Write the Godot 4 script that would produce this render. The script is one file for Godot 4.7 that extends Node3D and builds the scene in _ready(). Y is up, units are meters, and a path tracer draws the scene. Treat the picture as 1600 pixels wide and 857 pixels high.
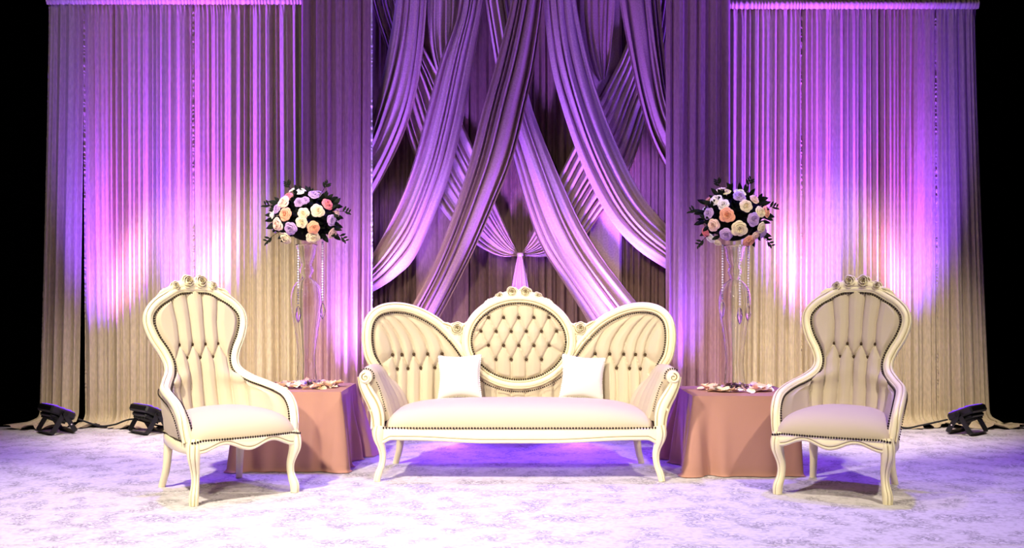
extends Node3D

# ------------------------------------------------------------------ mesh builder
class MB:
	var v := PackedVector3Array()
	var c := PackedColorArray()
	var ix := PackedInt32Array()
	var col := Color.WHITE
	var xf := Transform3D()

	func pt(p: Vector3) -> int:
		v.append(xf * p)
		c.append(col)
		return v.size() - 1

	func tri(a: int, b: int, d: int) -> void:
		ix.append(a)
		ix.append(b)
		ix.append(d)

	func grid(rows: Array, wrap_u := false, wrap_v := false, cols: Array = []) -> void:
		var nr := rows.size()
		var nc: int = rows[0].size()
		var base := v.size()
		for i in nr:
			for j in nc:
				if cols.size():
					col = cols[i][j]
				pt(rows[i][j])
		for i in (nr if wrap_v else nr - 1):
			var i2 := (i + 1) % nr
			for j in (nc if wrap_u else nc - 1):
				var j2 := (j + 1) % nc
				var a := base + i * nc + j
				var b := base + i * nc + j2
				var d := base + i2 * nc + j2
				var e := base + i2 * nc + j
				tri(a, b, d)
				tri(a, d, e)

	func fan(ring: PackedVector3Array, tip: Vector3, back := false) -> void:
		var t := pt(tip)
		var base := v.size()
		for p in ring:
			pt(p)
		var n := ring.size()
		for j in n:
			if back:
				tri(t, base + (j + 1) % n, base + j)
			else:
				tri(t, base + j, base + (j + 1) % n)

	func sweep(path: PackedVector3Array, refs: PackedVector3Array, prof: PackedVector2Array, sc: PackedFloat32Array, cols: PackedColorArray = PackedColorArray(), closed_path := false, caps := true) -> void:
		var rows := []
		var cr := []
		var n := path.size()
		for i in n:
			var t: Vector3
			if closed_path:
				t = path[(i + 1) % n] - path[(i + n - 1) % n]
			else:
				t = path[mini(i + 1, n - 1)] - path[maxi(i - 1, 0)]
			t = t.normalized()
			var f := refs[i] if refs.size() > 1 else refs[0]
			f = (f - t * f.dot(t)).normalized()
			var b := t.cross(f)
			var s := sc[i] if sc.size() > 1 else sc[0]
			var r := PackedVector3Array()
			for q in prof:
				r.append(path[i] + b * q.x * s + f * q.y * s)
			rows.append(r)
			if cols.size():
				cr.append(cols)
		grid(rows, true, closed_path, cr)
		col = Color.WHITE
		if caps and not closed_path:
			fan(rows[0], path[0])
			fan(rows[n - 1], path[n - 1], true)

	func tube(path: PackedVector3Array, rad: PackedFloat32Array, sides := 8, flat := 1.0) -> void:
		var prof := PackedVector2Array()
		for k in sides:
			prof.append(Vector2(cos(TAU * k / sides), sin(TAU * k / sides) * flat))
		var ref := Vector3(0.31, 0.2, 0.9)
		var d := (path[path.size() - 1] - path[0]).normalized()
		if absf(d.dot(ref.normalized())) > 0.85:
			ref = Vector3(0.1, 1, 0.05)
		sweep(path, PackedVector3Array([ref]), prof, rad)

	func lathe(prof: PackedVector2Array, sides := 24) -> void:
		var rows := []
		for q in prof:
			var r := PackedVector3Array()
			for k in sides:
				var a := TAU * k / sides
				r.append(Vector3(q.x * cos(a), q.y, q.x * sin(a)))
			rows.append(r)
		grid(rows, true, false)

	func ball(at: Vector3, r: Vector3, nu := 10, nv := 6) -> void:
		var rows := []
		for i in nv + 1:
			var ph := -PI / 2 + PI * i / nv
			var ring := PackedVector3Array()
			for k in nu:
				var a := TAU * k / nu
				ring.append(at + Vector3(r.x * cos(ph) * cos(a), r.y * sin(ph), r.z * cos(ph) * sin(a)))
			rows.append(ring)
		grid(rows, true)

	func box(at: Vector3, size: Vector3, bev := 0.004) -> void:
		var h := size / 2
		bev = minf(bev, minf(h.x, minf(h.y, h.z)) * 0.9)
		for ax in 3:
			var a2 := (ax + 1) % 3
			var a3 := (ax + 2) % 3
			for s in [-1.0, 1.0]:
				var ids := []
				for q in [[-1, -1], [1, -1], [1, 1], [-1, 1]]:
					var p := Vector3()
					p[ax] = h[ax] * s
					p[a2] = (h[a2] - bev) * q[0]
					p[a3] = (h[a3] - bev) * q[1]
					ids.append(pt(at + p))
				if s < 0:
					tri(ids[0], ids[1], ids[2])
					tri(ids[0], ids[2], ids[3])
				else:
					tri(ids[0], ids[2], ids[1])
					tri(ids[0], ids[3], ids[2])
		for ax in 3:      # bevel strips along axis ax
			var a2 := (ax + 1) % 3
			var a3 := (ax + 2) % 3
			for s2 in [-1.0, 1.0]:
				for s3 in [-1.0, 1.0]:
					var ids := []
					for q in [[-1, 0], [1, 0], [1, 1], [-1, 1]]:
						var p := Vector3()
						p[ax] = (h[ax] - bev) * q[0]
						p[a2] = (h[a2] - (bev if q[1] == 1 else 0.0)) * s2
						p[a3] = (h[a3] - (0.0 if q[1] == 1 else bev)) * s3
						ids.append(pt(at + p))
					if s2 * s3 > 0:
						tri(ids[0], ids[1], ids[2])
						tri(ids[0], ids[2], ids[3])
					else:
						tri(ids[0], ids[2], ids[1])
						tri(ids[0], ids[3], ids[2])
		for sx in [-1.0, 1.0]:
			for sy in [-1.0, 1.0]:
				for sz in [-1.0, 1.0]:
					var a := pt(at + Vector3((h.x - bev) * sx, (h.y - bev) * sy, h.z * sz))
					var b := pt(at + Vector3(h.x * sx, (h.y - bev) * sy, (h.z - bev) * sz))
					var d := pt(at + Vector3((h.x - bev) * sx, h.y * sy, (h.z - bev) * sz))
					if sx * sy * sz > 0:
						tri(a, d, b)
					else:
						tri(a, b, d)

	func mesh(solid := false) -> ArrayMesh:
		if solid:
			var vol := 0.0
			for k in range(0, ix.size(), 3):
				vol += v[ix[k]].dot(v[ix[k + 1]].cross(v[ix[k + 2]]))
			if vol > 0:      # front faces run clockwise
				for k in range(0, ix.size(), 3):
					var s := ix[k + 1]
					ix[k + 1] = ix[k + 2]
					ix[k + 2] = s
		var nm := PackedVector3Array()
		nm.resize(v.size())
		for k in range(0, ix.size(), 3):
			var a := ix[k]
			var b := ix[k + 1]
			var d := ix[k + 2]
			var n := (v[d] - v[a]).cross(v[b] - v[a])
			nm[a] += n
			nm[b] += n
			nm[d] += n
		for k in nm.size():
			nm[k] = nm[k].normalized() if nm[k].length_squared() > 1e-20 else Vector3.UP
		var arr := []
		arr.resize(Mesh.ARRAY_MAX)
		arr[Mesh.ARRAY_VERTEX] = v
		arr[Mesh.ARRAY_NORMAL] = nm
		arr[Mesh.ARRAY_COLOR] = c
		arr[Mesh.ARRAY_INDEX] = ix
		var m := ArrayMesh.new()
		m.add_surface_from_arrays(Mesh.PRIMITIVE_TRIANGLES, arr)
		return m

# ------------------------------------------------------------------ helpers
var mats := {}
var names := {}
var rng := RandomNumberGenerator.new()
const CAM_H := 1.03
const FOC := 1600.0
const HOR := 455.0

func pw(px: float, py: float, depth: float) -> Vector3:
	return Vector3((px - 800.0) * depth / FOC, CAM_H - (py - HOR) * depth / FOC, -depth)

func numbered(n: String) -> String:
	if not names.has(n):
		names[n] = 0
		return n
	names[n] += 1
	return "%s_%03d" % [n, names[n]]

func thing(called: String, label: String, category: String, at := Vector3.ZERO, turn := 0.0, group := "") -> Node3D:
	var o := Node3D.new()
	o.name = numbered(called)
	add_child(o)
	o.position = at
	o.rotation.y = turn
	tag(o, label, category, group)
	return o

func tag(o: Node, label: String, category: String, group := "") -> void:
	o.set_meta("label", label)
	o.set_meta("category", category)
	if group:
		o.set_meta("group", group)

func obj(called: String, m: Mesh, mat: Material, parent: Node = null) -> MeshInstance3D:
	var o := MeshInstance3D.new()
	o.mesh = m
	o.material_override = mat
	if parent == null:
		o.name = numbered(called)
		add_child(o)
	else:
		var n := called
		var k := 0
		while parent.has_node(NodePath(n)):
			k += 1
			n = "%s_%03d" % [called, k]
		o.name = n
		parent.add_child(o)
	return o

func struct(called: String, m: Mesh, mat: Material, parent: Node = null) -> MeshInstance3D:
	var o := obj(called, m, mat, parent)
	if parent == null:
		o.set_meta("kind", "structure")
	return o

func stuff(called: String, m: Mesh, mat: Material, parent: Node) -> MeshInstance3D:
	var o := obj(called, m, mat, parent)
	o.set_meta("kind", "stuff")
	return o

func cr(p: PackedVector3Array, n: int, closed := false) -> PackedVector3Array:
	var out := PackedVector3Array()
	var segs := p.size() if closed else p.size() - 1
	var m := p.size()
	for k in n:
		var t := float(k) / (n if closed else n - 1) * segs
		var i := mini(int(t), segs - 1)
		var f := t - i
		var a: Vector3
		var d: Vector3
		if closed:
			a = p[(i + m - 1) % m]
			d = p[(i + 2) % m]
		else:
			a = p[i - 1] if i > 0 else p[0] * 2 - p[1]
			d = p[i + 2] if i + 2 < m else p[m - 1] * 2 - p[m - 2]
		out.append(p[i].cubic_interpolate(p[(i + 1) % m], a, d, f))
	return out

func even(p: PackedVector3Array, step: float) -> PackedVector3Array:   # points at equal spacing along a polyline
	var out := PackedVector3Array([p[0]])
	var left := step
	for i in p.size() - 1:
		var a := p[i]
		var d := p[i].distance_to(p[i + 1])
		var at := 0.0
		while d - at >= left:
			at += left
			out.append(a.lerp(p[i + 1], at / d))
			left = step
		left -= d - at
	return out

func c1(k: PackedFloat32Array, t: float) -> float:    # smooth value along evenly spaced keys, t 0..1
	var s := clampf(t, 0, 1) * (k.size() - 1)
	var i := mini(int(s), k.size() - 2)
	var f := s - i
	return cubic_interpolate(k[i], k[i + 1], k[maxi(i - 1, 0)], k[mini(i + 2, k.size() - 1)], f)

func segd(p: Vector2, a: Vector2, b: Vector2) -> float:
	var ab := b - a
	var t := clampf((p - a).dot(ab) / maxf(ab.length_squared(), 1e-9), 0, 1)
	return p.distance_to(a + ab * t)

func tuft(p: Vector2, segs: PackedVector2Array, btn: PackedVector2Array, amp: float, soft: float, pit: float) -> float:
	var d := 1e9
	for k in range(0, segs.size(), 2):
		d = minf(d, segd(p, segs[k], segs[k + 1]))
	var h := amp * (0.55 * (1.0 - exp(-d / 0.006)) + 0.45 * minf(1.0, d / (soft * 2.0)))
	var e := 1e9
	for b in btn:
		e = minf(e, p.distance_squared_to(b))
	return h - pit * exp(-e / 0.00022)

# ------------------------------------------------------------------ materials
func noise_tex(w: int, freq: float, oct: int, lo: float, hi: float, sd: int, p := 1.0, stretch := 1.0) -> ImageTexture:
	var n := FastNoiseLite.new()
	n.seed = sd
	n.noise_type = FastNoiseLite.TYPE_SIMPLEX_SMOOTH
	n.frequency = freq
	n.fractal_octaves = oct
	var g := n.get_seamless_image(w, int(w / stretch))
	g.resize(w, w, Image.INTERPOLATE_CUBIC)
	g.convert(Image.FORMAT_L8)
	var d := g.get_data()
	for i in d.size():
		d[i] = int(255.0 * (lo + (hi - lo) * pow(d[i] / 255.0, p)))
	return ImageTexture.create_from_image(Image.create_from_data(w, w, false, Image.FORMAT_L8, d))

func mat(called: String, c: Color, rough := 0.6, spec := 0.5) -> StandardMaterial3D:
	var m := StandardMaterial3D.new()
	m.resource_name = called
	m.albedo_color = c
	m.roughness = rough
	m.metallic_specular = spec
	m.cull_mode = BaseMaterial3D.CULL_DISABLED
	mats[called] = m
	return m

func cloth(called: String, c: Color, tex: Texture2D, scale: Vector3, bump: Texture2D = null, bscale := 0.1, rim := 0.2) -> StandardMaterial3D:
	var m := mat(called, c, 0.85, 0.25)
	m.albedo_texture = tex
	m.uv1_triplanar = true
	m.uv1_scale = scale
	m.rim_enabled = true
	m.rim = rim
	m.rim_tint = 0.8
	if bump:
		m.heightmap_enabled = true
		m.heightmap_texture = bump
		m.heightmap_scale = bscale
	return m

func make_mats() -> void:
	var weave := noise_tex(256, 0.12, 3, 0.82, 1.0, 3)
	var crinkle := noise_tex(512, 0.012, 5, 0.0, 1.0, 5)
	var p := mat("ivory_paint", Color(0.955, 0.92, 0.77), 0.38, 0.5)
	p.vertex_color_use_as_albedo = true
	cloth("linen", Color(0.84, 0.785, 0.69), weave, Vector3(16, 16, 16), weave, 0.03)
	cloth("outer_drape", Color(0.83, 0.76, 0.66), weave, Vector3(2, 0.5, 2), crinkle, 0.12, 0.3)
	cloth("inner_drape", Color(0.70, 0.54, 0.57), weave, Vector3(2, 0.5, 2), crinkle, 0.12, 0.3)
	cloth("back_drape", Color(0.56, 0.44, 0.42), weave, Vector3(2, 0.5, 2), crinkle, 0.12, 0.3)
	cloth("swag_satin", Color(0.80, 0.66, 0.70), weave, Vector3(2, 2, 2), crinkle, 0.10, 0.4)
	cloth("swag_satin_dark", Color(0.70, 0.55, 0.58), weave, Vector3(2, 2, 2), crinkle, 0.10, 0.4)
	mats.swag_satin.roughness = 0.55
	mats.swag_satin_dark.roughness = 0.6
	cloth("blush_cloth", Color(0.76, 0.57, 0.515), weave, Vector3(16, 16, 16), weave, 0.03)
	cloth("white_knit", Color(0.95, 0.94, 0.93), weave, Vector3(14, 14, 14), weave, 0.12)
	mat("trim_white", Color(0.92, 0.86, 0.92), 0.3, 0.7)
	mat("nail_metal", Color(0.17, 0.12, 0.08), 0.35, 0.6)
	mats.nail_metal.metallic = 0.6
	mat("button_cloth", Color(0.27, 0.21, 0.15), 0.8, 0.3)
	var g := mat("glass", Color(1, 1, 1, 0.0), 0.0, 0.5)
	g.refraction_enabled = true
	g.refraction_scale = 0.045
	g.cull_mode = BaseMaterial3D.CULL_BACK
	mat("bead_crystal", Color(0.86, 0.82, 0.92), 0.08, 0.9)
	mat("black_metal", Color(0.035, 0.035, 0.04), 0.4, 0.5)
	mat("black_rubber", Color(0.02, 0.02, 0.022), 0.55, 0.4)
	mat("dark_hall", Color(0.012, 0.011, 0.014), 0.95, 0.1)
	mat("leaf", Color(0.075, 0.095, 0.07), 0.7, 0.25)
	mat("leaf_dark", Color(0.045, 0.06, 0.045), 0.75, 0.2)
	for q in [["rose_cream", Color(0.95, 0.89, 0.76)], ["rose_white", Color(0.96, 0.93, 0.93)], ["rose_blush", Color(0.94, 0.80, 0.76)], ["rose_peach", Color(0.95, 0.68, 0.56)], ["petal_peach", Color(0.95, 0.76, 0.66)], ["rose_pink", Color(0.90, 0.50, 0.56)], ["rose_lilac", Color(0.74, 0.61, 0.84)]]:
		var r := mat(q[0], q[1], 0.6, 0.3)
		r.vertex_color_use_as_albedo = true
		r.backlight_enabled = true
		r.backlight = Color(0.25, 0.25, 0.25)
	# crushed carpet
	var streak := noise_tex(1024, 0.008, 4, 0.0, 1.0, 21)
	var n2 := noise_tex(1024, 0.045, 5, 0.0, 1.0, 22)
	var a := streak.get_image().get_data()
	var b := n2.get_image().get_data()
	for i in a.size():
		var ridge := 1.0 - absf(b[i] / 255.0 - 0.5) * 2.0
		var fl := smoothstep(0.62, 1.0, ridge) * smoothstep(0.35, 0.80, a[i] / 255.0)
		a[i] = int(255.0 * clampf(0.98 - 0.28 * fl - 0.10 * smoothstep(0.45, 0.85, b[i] / 255.0), 0, 1))
	var im := Image.create_from_data(1024, 1024, false, Image.FORMAT_L8, a)
	var cm := mat("carpet", Color(0.82, 0.80, 0.83), 0.9, 0.2)
	cm.albedo_texture = ImageTexture.create_from_image(im)
	cm.uv1_triplanar = true
	cm.uv1_world_triplanar = true
	cm.uv1_scale = Vector3(0.55, 0.55, 0.55)
	var lens := mat("lens_glow", Color(0.25, 0.15, 0.5), 0.2, 0.6)
	lens.emission_enabled = true
	lens.emission = Color(0.45, 0.2, 1.0)
	lens.emission_energy_multiplier = 1.2

# ------------------------------------------------------------------ lights
const WARM := Color(1.0, 0.945, 0.83)
const PINK := Color(1.0, 0.50, 0.88)
const MAGENTA := Color(1.0, 0.36, 0.86)
const LILAC := Color(0.60, 0.42, 1.0)
const VIOLET := Color(0.47, 0.26, 1.0)

func spot(called: String, at: Vector3, to: Vector3, c: Color, e: float, ang: float, soft: float, size := 0.05, parent: Node = null) -> void:
	var l := SpotLight3D.new()
	l.name = called
	if parent:
		parent.add_child(l, true)
	else:
		add_child(l, true)
	var dir := (to - at).normalized()
	l.global_transform = Transform3D(Basis.looking_at(dir, Vector3.UP if absf(dir.y) < 0.98 else Vector3.FORWARD), at)
	l.light_color = c
	l.light_energy = e
	l.spot_angle = ang
	l.spot_angle_attenuation = soft
	l.spot_range = 14
	l.spot_attenuation = 2
	l.light_size = size
	l.shadow_enabled = true

func _ready() -> void:
	rng.seed = 7
	# ---- camera
	var cam := Camera3D.new()
	cam.name = "camera"
	cam.projection = Camera3D.PROJECTION_FRUSTUM
	cam.near = 0.05
	cam.far = 60
	cam.size = 857.0 / FOC * 0.05
	cam.frustum_offset = Vector2(0, (HOR - 428.5) / FOC * 0.05)
	cam.position = Vector3(0, CAM_H, 0)
	add_child(cam)
	cam.current = true
	# ---- environment
	var we := WorldEnvironment.new()
	we.name = "environment"
	var e := Environment.new()
	e.background_mode = Environment.BG_COLOR
	e.background_color = Color.BLACK
	e.tonemap_mode = Environment.TONE_MAPPER_LINEAR
	e.tonemap_exposure = 1.0
	e.sdfgi_enabled = true
	e.ssao_enabled = true
	e.ssil_enabled = true
	we.environment = e
	add_child(we)
	# ---- stage lights hung over the front of the hall
	spot("warm_key_left", Vector3(-2.6, 4.4, -2.5), Vector3(-0.9, 0.2, -5.3), WARM, 41, 30, 0.8, 0.10)
	spot("warm_key_right", Vector3(2.6, 4.4, -2.2), Vector3(0.6, 0.2, -5.3), WARM, 21, 31, 0.8, 0.10)
	spot("warm_front", Vector3(-1.4, 3.1, 0.8), Vector3(-0.35, 0.6, -5.8), WARM, 38, 16, 0.9, 0.12)
	spot("warm_curtain_left", Vector3(-1.7, 4.8, -4.6), Vector3(-2.3, -0.1, -7.85), WARM, 46, 16, 1.0, 0.10)
	spot("warm_curtain_right", Vector3(1.9, 4.8, -4.6), Vector3(2.5, -0.1, -7.85), WARM, 46, 16, 1.0, 0.10)
	spot("warm_fill", Vector3(-3.6, 4.6, -1.6), Vector3(0, 1.0, -7.0), WARM, 4, 50, 0.4, 0.2)
	spot("violet_wash", Vector3(2.6, 4.9, -5.4), Vector3(0.0, 2.0, -7.8), LILAC, 4, 36, 0.8, 0.1)
	for q in [-2.2, 0.0, 2.2]:
		spot("violet_back_light", Vector3(q, 4.9, -6.6), Vector3(q * 0.9, 0, -4.9), VIOLET, 10.0 + 4.0 * absf(q), 36, 0.8, 0.1)
	make_mats()
	build_room()
	build_drapes()
	build_swags()
	build_sofa()
	build_chairs()
	build_tables()
	build_bouquets()
	build_uplights()

# ------------------------------------------------------------------ the hall
func build_room() -> void:
	var b := MB.new()
	b.box(Vector3(0, -0.15, -4.5), Vector3(15, 0.26, 12), 0.01)
	var fl := struct("floor", b.mesh(), mats.dark_hall)
	var cuts := [1.0, 4.15, 5.225, 7.01, 7.76]
	for i in 4:
		var c := MB.new()
		var z0: float = cuts[i] + 0.004
		var z1: float = cuts[i + 1] - 0.004
		c.box(Vector3(0, -0.009 - 0.0008 * (i % 2), -(z0 + z1) / 2), Vector3(9.6, 0.018, z1 - z0), 0.004)
		obj("carpet_strip", c.mesh(), mats.carpet, fl)
	for q in [["wall_back", Vector3(0, 2.7, -10.1), Vector3(15, 5.9, 0.2)], ["wall_front", Vector3(0, 2.7, 1.6), Vector3(15, 5.9, 0.2)], ["wall_left", Vector3(-7.4, 2.7, -4.3), Vector3(0.2, 5.9, 11.5)], ["wall_right", Vector3(7.4, 2.7, -4.3), Vector3(0.2, 5.9, 11.5)], ["ceiling", Vector3(0, 5.7, -4.3), Vector3(15, 0.2, 12)]]:
		var w := MB.new()
		w.box(q[1], q[2], 0.01)
		struct(q[0], w.mesh(), mats.dark_hall)

# ------------------------------------------------------------------ drapes
var dn := FastNoiseLite.new()

func hsh(i: int, sd: float) -> float:
	var f := sin(i * 127.1 + sd * 311.7) * 43758.5453
	return f - floorf(f)

func pleat(w: float, sd: float, p := 0.6) -> float:     # rounded ridges between creases of uneven depth, -1..1
	var i := int(floorf(w))
	var f := w - i
	var k := i
	var g := pow(f, 0.55 + 1.1 * hsh(i, sd + 19.0))      # leaning to one side or the other
	k = i if g < 0.5 else i + 1
	return lerpf(-0.10 - 0.90 * hsh(k, sd + 7.0), 0.4 + 0.6 * hsh(i, sd), pow(sin(PI * g), p))

func fold_edges(x0: float, x1: float, per: float, sd: float) -> PackedFloat32Array:      # creases at uneven distances
	var e := PackedFloat32Array()
	var x := x0 - 0.3
	var k := 0
	while x < x1 + 0.3:
		e.append(x)
		x += per * (0.45 + 1.5 * pow(hsh(k, sd + 3.0), 1.8))
		k += 1
	return e

func fold(x: float, yy: float, e: PackedFloat32Array, sd: float) -> float:
	var xs := x + 0.03 * dn.get_noise_2d(x * 150.0 + sd * 11.0, yy * 10.0 + 40.0) + 0.02 * dn.get_noise_2d(x * 60.0 + sd * 31.0, yy * 16.0)
	var k := clampi(e.bsearch(xs) - 1, 0, e.size() - 2)
	var wd := e[k + 1] - e[k]
	var w := k + clampf((xs - e[k]) / wd, 0.0, 0.9999)
	var p := pleat(w, sd, 0.85)
	return p * 0.8 * clampf(wd / 0.055, 0.6, 1.15) + 0.10 * sin(xs * 190.0 + 7.0 * dn.get_noise_1d(x * 200.0 + sd * 40.0)) + 0.4 * dn.get_noise_2d(x * 160.0 + sd * 5.0, yy * 8.0)

func panel(called: String, label: String, group: String, x0: float, x1: float, depth: float, top: float, per: float, amp: float, m: Material, sd: float, flare0: float, flare1: float, puddle: float, hem_side := 0, header := true) -> void:
	var root := thing(called, label, "curtain", Vector3((x0 + x1) / 2, 0, -depth), 0, group)
	var cx := (x0 + x1) / 2
	var nc := int((x1 - x0) / 0.0058) + 2
	var total := top + puddle
	var nr := 56
	var rows := []
	var edge := PackedVector3Array()
	var creases := fold_edges(x0, x1, per, sd)
	for i in nr:
		var t := float(i) / (nr - 1)
		# more rows near the top and the hem
		var s := total * (t - 0.14 * sin(TAU * t) / TAU * 2.0)
		var r := PackedVector3Array()
		for j in nc:
			var u := float(j) / (nc - 1)
			var x := lerpf(x0, x1, u)
			var dropped := clampf(s / top, 0, 1)
			var f := fold(x, s * 0.35, creases, sd)
			var a := amp * lerpf(0.55, 1.15, dropped)
			var z := f * a
			var y := top - s
			z = lerpf(-0.025, z, smoothstep(0.0, 0.022, minf(x - x0, x1 - x)))
			var px := x + lerpf(flare0, flare1, u) * pow(dropped, 1.3)
			if header and s < 0.1:      # gathered heading
				z += 0.012 * sin(x * 260.0 + 2.0 * sin(x * 31.0)) * (1.0 - absf(s - 0.05) / 0.05)
			if y < 0.10:
				var q := clampf((0.10 - y) / (0.10 + puddle), 0, 1)
				px += lerpf(minf(flare0 + 0.02, 0.0), maxf(flare1 - 0.04, 0.0), u) * q * q * (2.6 + 1.2 * dn.get_noise_1d(y * 300.0))
				z += q * q * (0.07 + puddle * 0.75) * (0.75 + 0.5 * dn.get_noise_2d(x * 180.0, sd * 9.0))
				y = 0.004 + maxf(0.0, 0.10 * pow(1.0 - q, 2.2)) + 0.035 * q * (0.5 + 0.5 * sin(x * 34.0 + 9.0 * dn.get_noise_2d(x * 120.0, q * 60.0) + q * 5.0)) * (1.0 if puddle > 0.05 else 0.25)
			r.append(Vector3(px - cx, y, z))
		rows.append(r)
		if hem_side != 0:
			edge.append(r[0 if hem_side < 0 else nc - 1])
	var b := MB.new()
	b.grid(rows)
	obj("cloth", b.mesh(), m, root)
	if header:      # ruffle standing over the pole pocket
		var h := MB.new()
		var hr := []
		for i in 9:
			var t := i / 8.0
			var r := PackedVector3Array()
			for j in nc * 2:
				var x := lerpf(x0, x1, float(j) / (nc * 2 - 1))
				var n := sin(x * 210.0 + 3.0 * sin(x * 23.0) + sd)
				var bow := sin(PI * t)
				r.append(Vector3(x - cx, top + 0.035 - 0.085 * t + 0.006 * dn.get_noise_1d(x * 700.0) * (1.0 - t), 0.03 + 0.022 * bow + 0.010 * n * (1.0 - 0.5 * bow)))
			hr.append(r)
		h.grid(hr)
		obj("heading_ruffle", h.mesh(), m, root)
	if hem_side != 0:      # puckered selvedge
		var g := MB.new()
		var e2 := even(cr(edge, 120), 0.008)
		var gr := [PackedVector3Array(), PackedVector3Array(), PackedVector3Array()]
		for k in e2.size():
			var w := 0.5 + 0.5 * sin(k * 0.8 + 9.0 * dn.get_noise_1d(k * 9.0 + sd * 50.0))
			w *= 0.35 + 0.65 * smoothstep(-0.2, 0.3, dn.get_noise_1d(k * 3.0 + sd * 90.0))
			gr[0].append(e2[k] + Vector3(-0.006, 0, 0.006 + 0.004 * w))
			gr[1].append(e2[k] + Vector3(0, 0, 0.010 + 0.012 * w))
			gr[2].append(e2[k] + Vector3(0.006 + 0.004 * w, 0, 0.006))
		g.grid(gr)
		obj("selvedge", g.mesh(), mats.trim_white if called == "inner_curtain" else m, root)

func build_drapes() -> void:
	dn.seed = 11
	dn.frequency = 0.01
	dn.fractal_octaves = 2
	var k := FOC / 7.85
	# [px at the top left, px at the top right, flare left, flare right, label]
	for q in [
		[76.0, 130.0, -15.0, -9.0, "narrow champagne sheer curtain panel at the far left end of the backdrop", 1.0, -1],
		[130.0, 301.0, 3.0, 0.0, "champagne sheer curtain panel behind the two left floor uplights, glowing pink and white", 2.0, -1],
		[301.0, 388.0, 0.0, 0.0, "champagne sheer curtain panel directly behind the back of the left armchair", 3.0, -1],
		[388.0, 474.0, 0.0, 2.0, "champagne sheer curtain panel behind the left flower ball, yellowish towards the floor", 4.0, 0],
		[1136.0, 1253.0, -2.0, 0.0, "champagne sheer curtain panel just right of the right flower ball", 5.0, -1],
		[1253.0, 1375.0, 0.0, 0.0, "champagne sheer curtain panel behind the right armchair", 6.0, -1],
		[1375.0, 1463.0, 0.0, 4.0, "champagne sheer curtain panel right of the right armchair with a pink hot spot", 7.0, -1],
		[1463.0, 1526.0, 4.0, 24.0, "greyer champagne sheer curtain panel at the far right end behind the single floor uplight", 8.0, -1],
	]:
		panel("outer_curtain", q[4], "", (q[0] - 800.0) / k, (q[1] - 800.0) / k, 7.85, 3.27 if q[5] < 4.5 else 3.235, 0.056, 0.054, mats.outer_drape, q[5], q[2] / k, q[3] / k, 0.26, q[6], true)
	k = FOC / 7.57
	panel("inner_curtain", "mauve curtain panel left of the swags with a beaded white edge", "", (470.0 - 800.0) / k, (580.0 - 800.0) / k, 7.57, 3.55, 0.070, 0.054, mats.inner_drape, 11.0, 0, 0, 0.03, 1, false)
	panel("inner_curtain", "mauve curtain panel right of the swags, left of the right flower ball", "", (1041.0 - 800.0) / k, (1142.0 - 800.0) / k, 7.57, 3.55, 0.070, 0.054, mats.inner_drape, 12.0, 0, 0, 0.03, 0, false)
	k = FOC / 8.03
	panel("back_curtain", "dark dusty brown pleated curtain behind the left swags", "", (560.0 - 800.0) / k, (700.0 - 800.0) / k, 8.03, 3.55, 0.055, 0.046, mats.back_drape, 21.0, 0, 0, 0.02, 0, false)
	panel("back_curtain", "dark dusty brown pleated curtain behind the tied knot in the middle", "", (700.0 - 800.0) / k, (906.0 - 800.0) / k, 8.03, 3.55, 0.055, 0.046, mats.back_drape, 22.0, 0, 0, 0.02, 0, false)
	panel("back_curtain", "dark dusty brown pleated curtain behind the right swags", "", (906.0 - 800.0) / k, (1062.0 - 800.0) / k, 8.03, 3.55, 0.055, 0.046, mats.back_drape, 23.0, 0, 0, 0.02, 0, false)
	# shorter mauve lengths hanging in front of the dark curtain
	k = FOC / 7.945
	panel("hanging_cloth", "plain mauve cloth hanging straight between the two long left swags", "", (650.0 - 800.0) / k, (732.0 - 800.0) / k, 7.945, 3.4, 0.16, 0.012, mats.inner_drape, 31.0, 0, 0, 0.0, 0, false)
	panel("hanging_cloth", "bright lilac cloth hanging straight below the crossing of the right swags", "", (918.0 - 800.0) / k, (972.0 - 800.0) / k, 7.945, 3.4, 0.12, 0.014, mats.swag_satin, 32.0, 0, 0, 0.0, 0, false)

# ------------------------------------------------------------------ swags
func px_curve(a: Array, depth: float) -> PackedVector3Array:
	var p := PackedVector3Array()
	for k in range(0, a.size(), 2):
		p.append(pw(a[k], a[k + 1], depth))
	return p

func swag(label: String, depth: float, le: Array, re: Array, folds: float, amp: float, m: Material, sd: int, bulge := 0.03, called := "swag", parent: Node = null) -> void:
	var a := cr(px_curve(le, depth), 64)
	var b := cr(px_curve(re, depth), 64)
	var at := a[0].lerp(b[0], 0.5)
	var nc := int(folds * 16) + 1
	var rows := []
	for i in 64:
		var t := i / 63.0
		var r := PackedVector3Array()
		for j in nc:
			var s := float(j) / (nc - 1)
			var w := s * folds + 0.75 * dn.get_noise_2d(s * 260.0 + sd * 71.0, t * 40.0) + sd * 13.0
			var h := pleat(w, sd * 1.7, 0.85)
			var p := a[i].lerp(b[i], s)
			p.z += amp * h * 0.85 * (0.55 + 0.45 * sin(PI * clampf(t * 0.8 + 0.1, 0, 1))) + bulge * sin(PI * s)
			r.append(p - at)
		rows.append(r)
	var mb := MB.new()
	mb.grid(rows)
	var o := obj(called, mb.mesh(), m)
	o.position = at
	tag(o, label, "swag")

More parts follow.
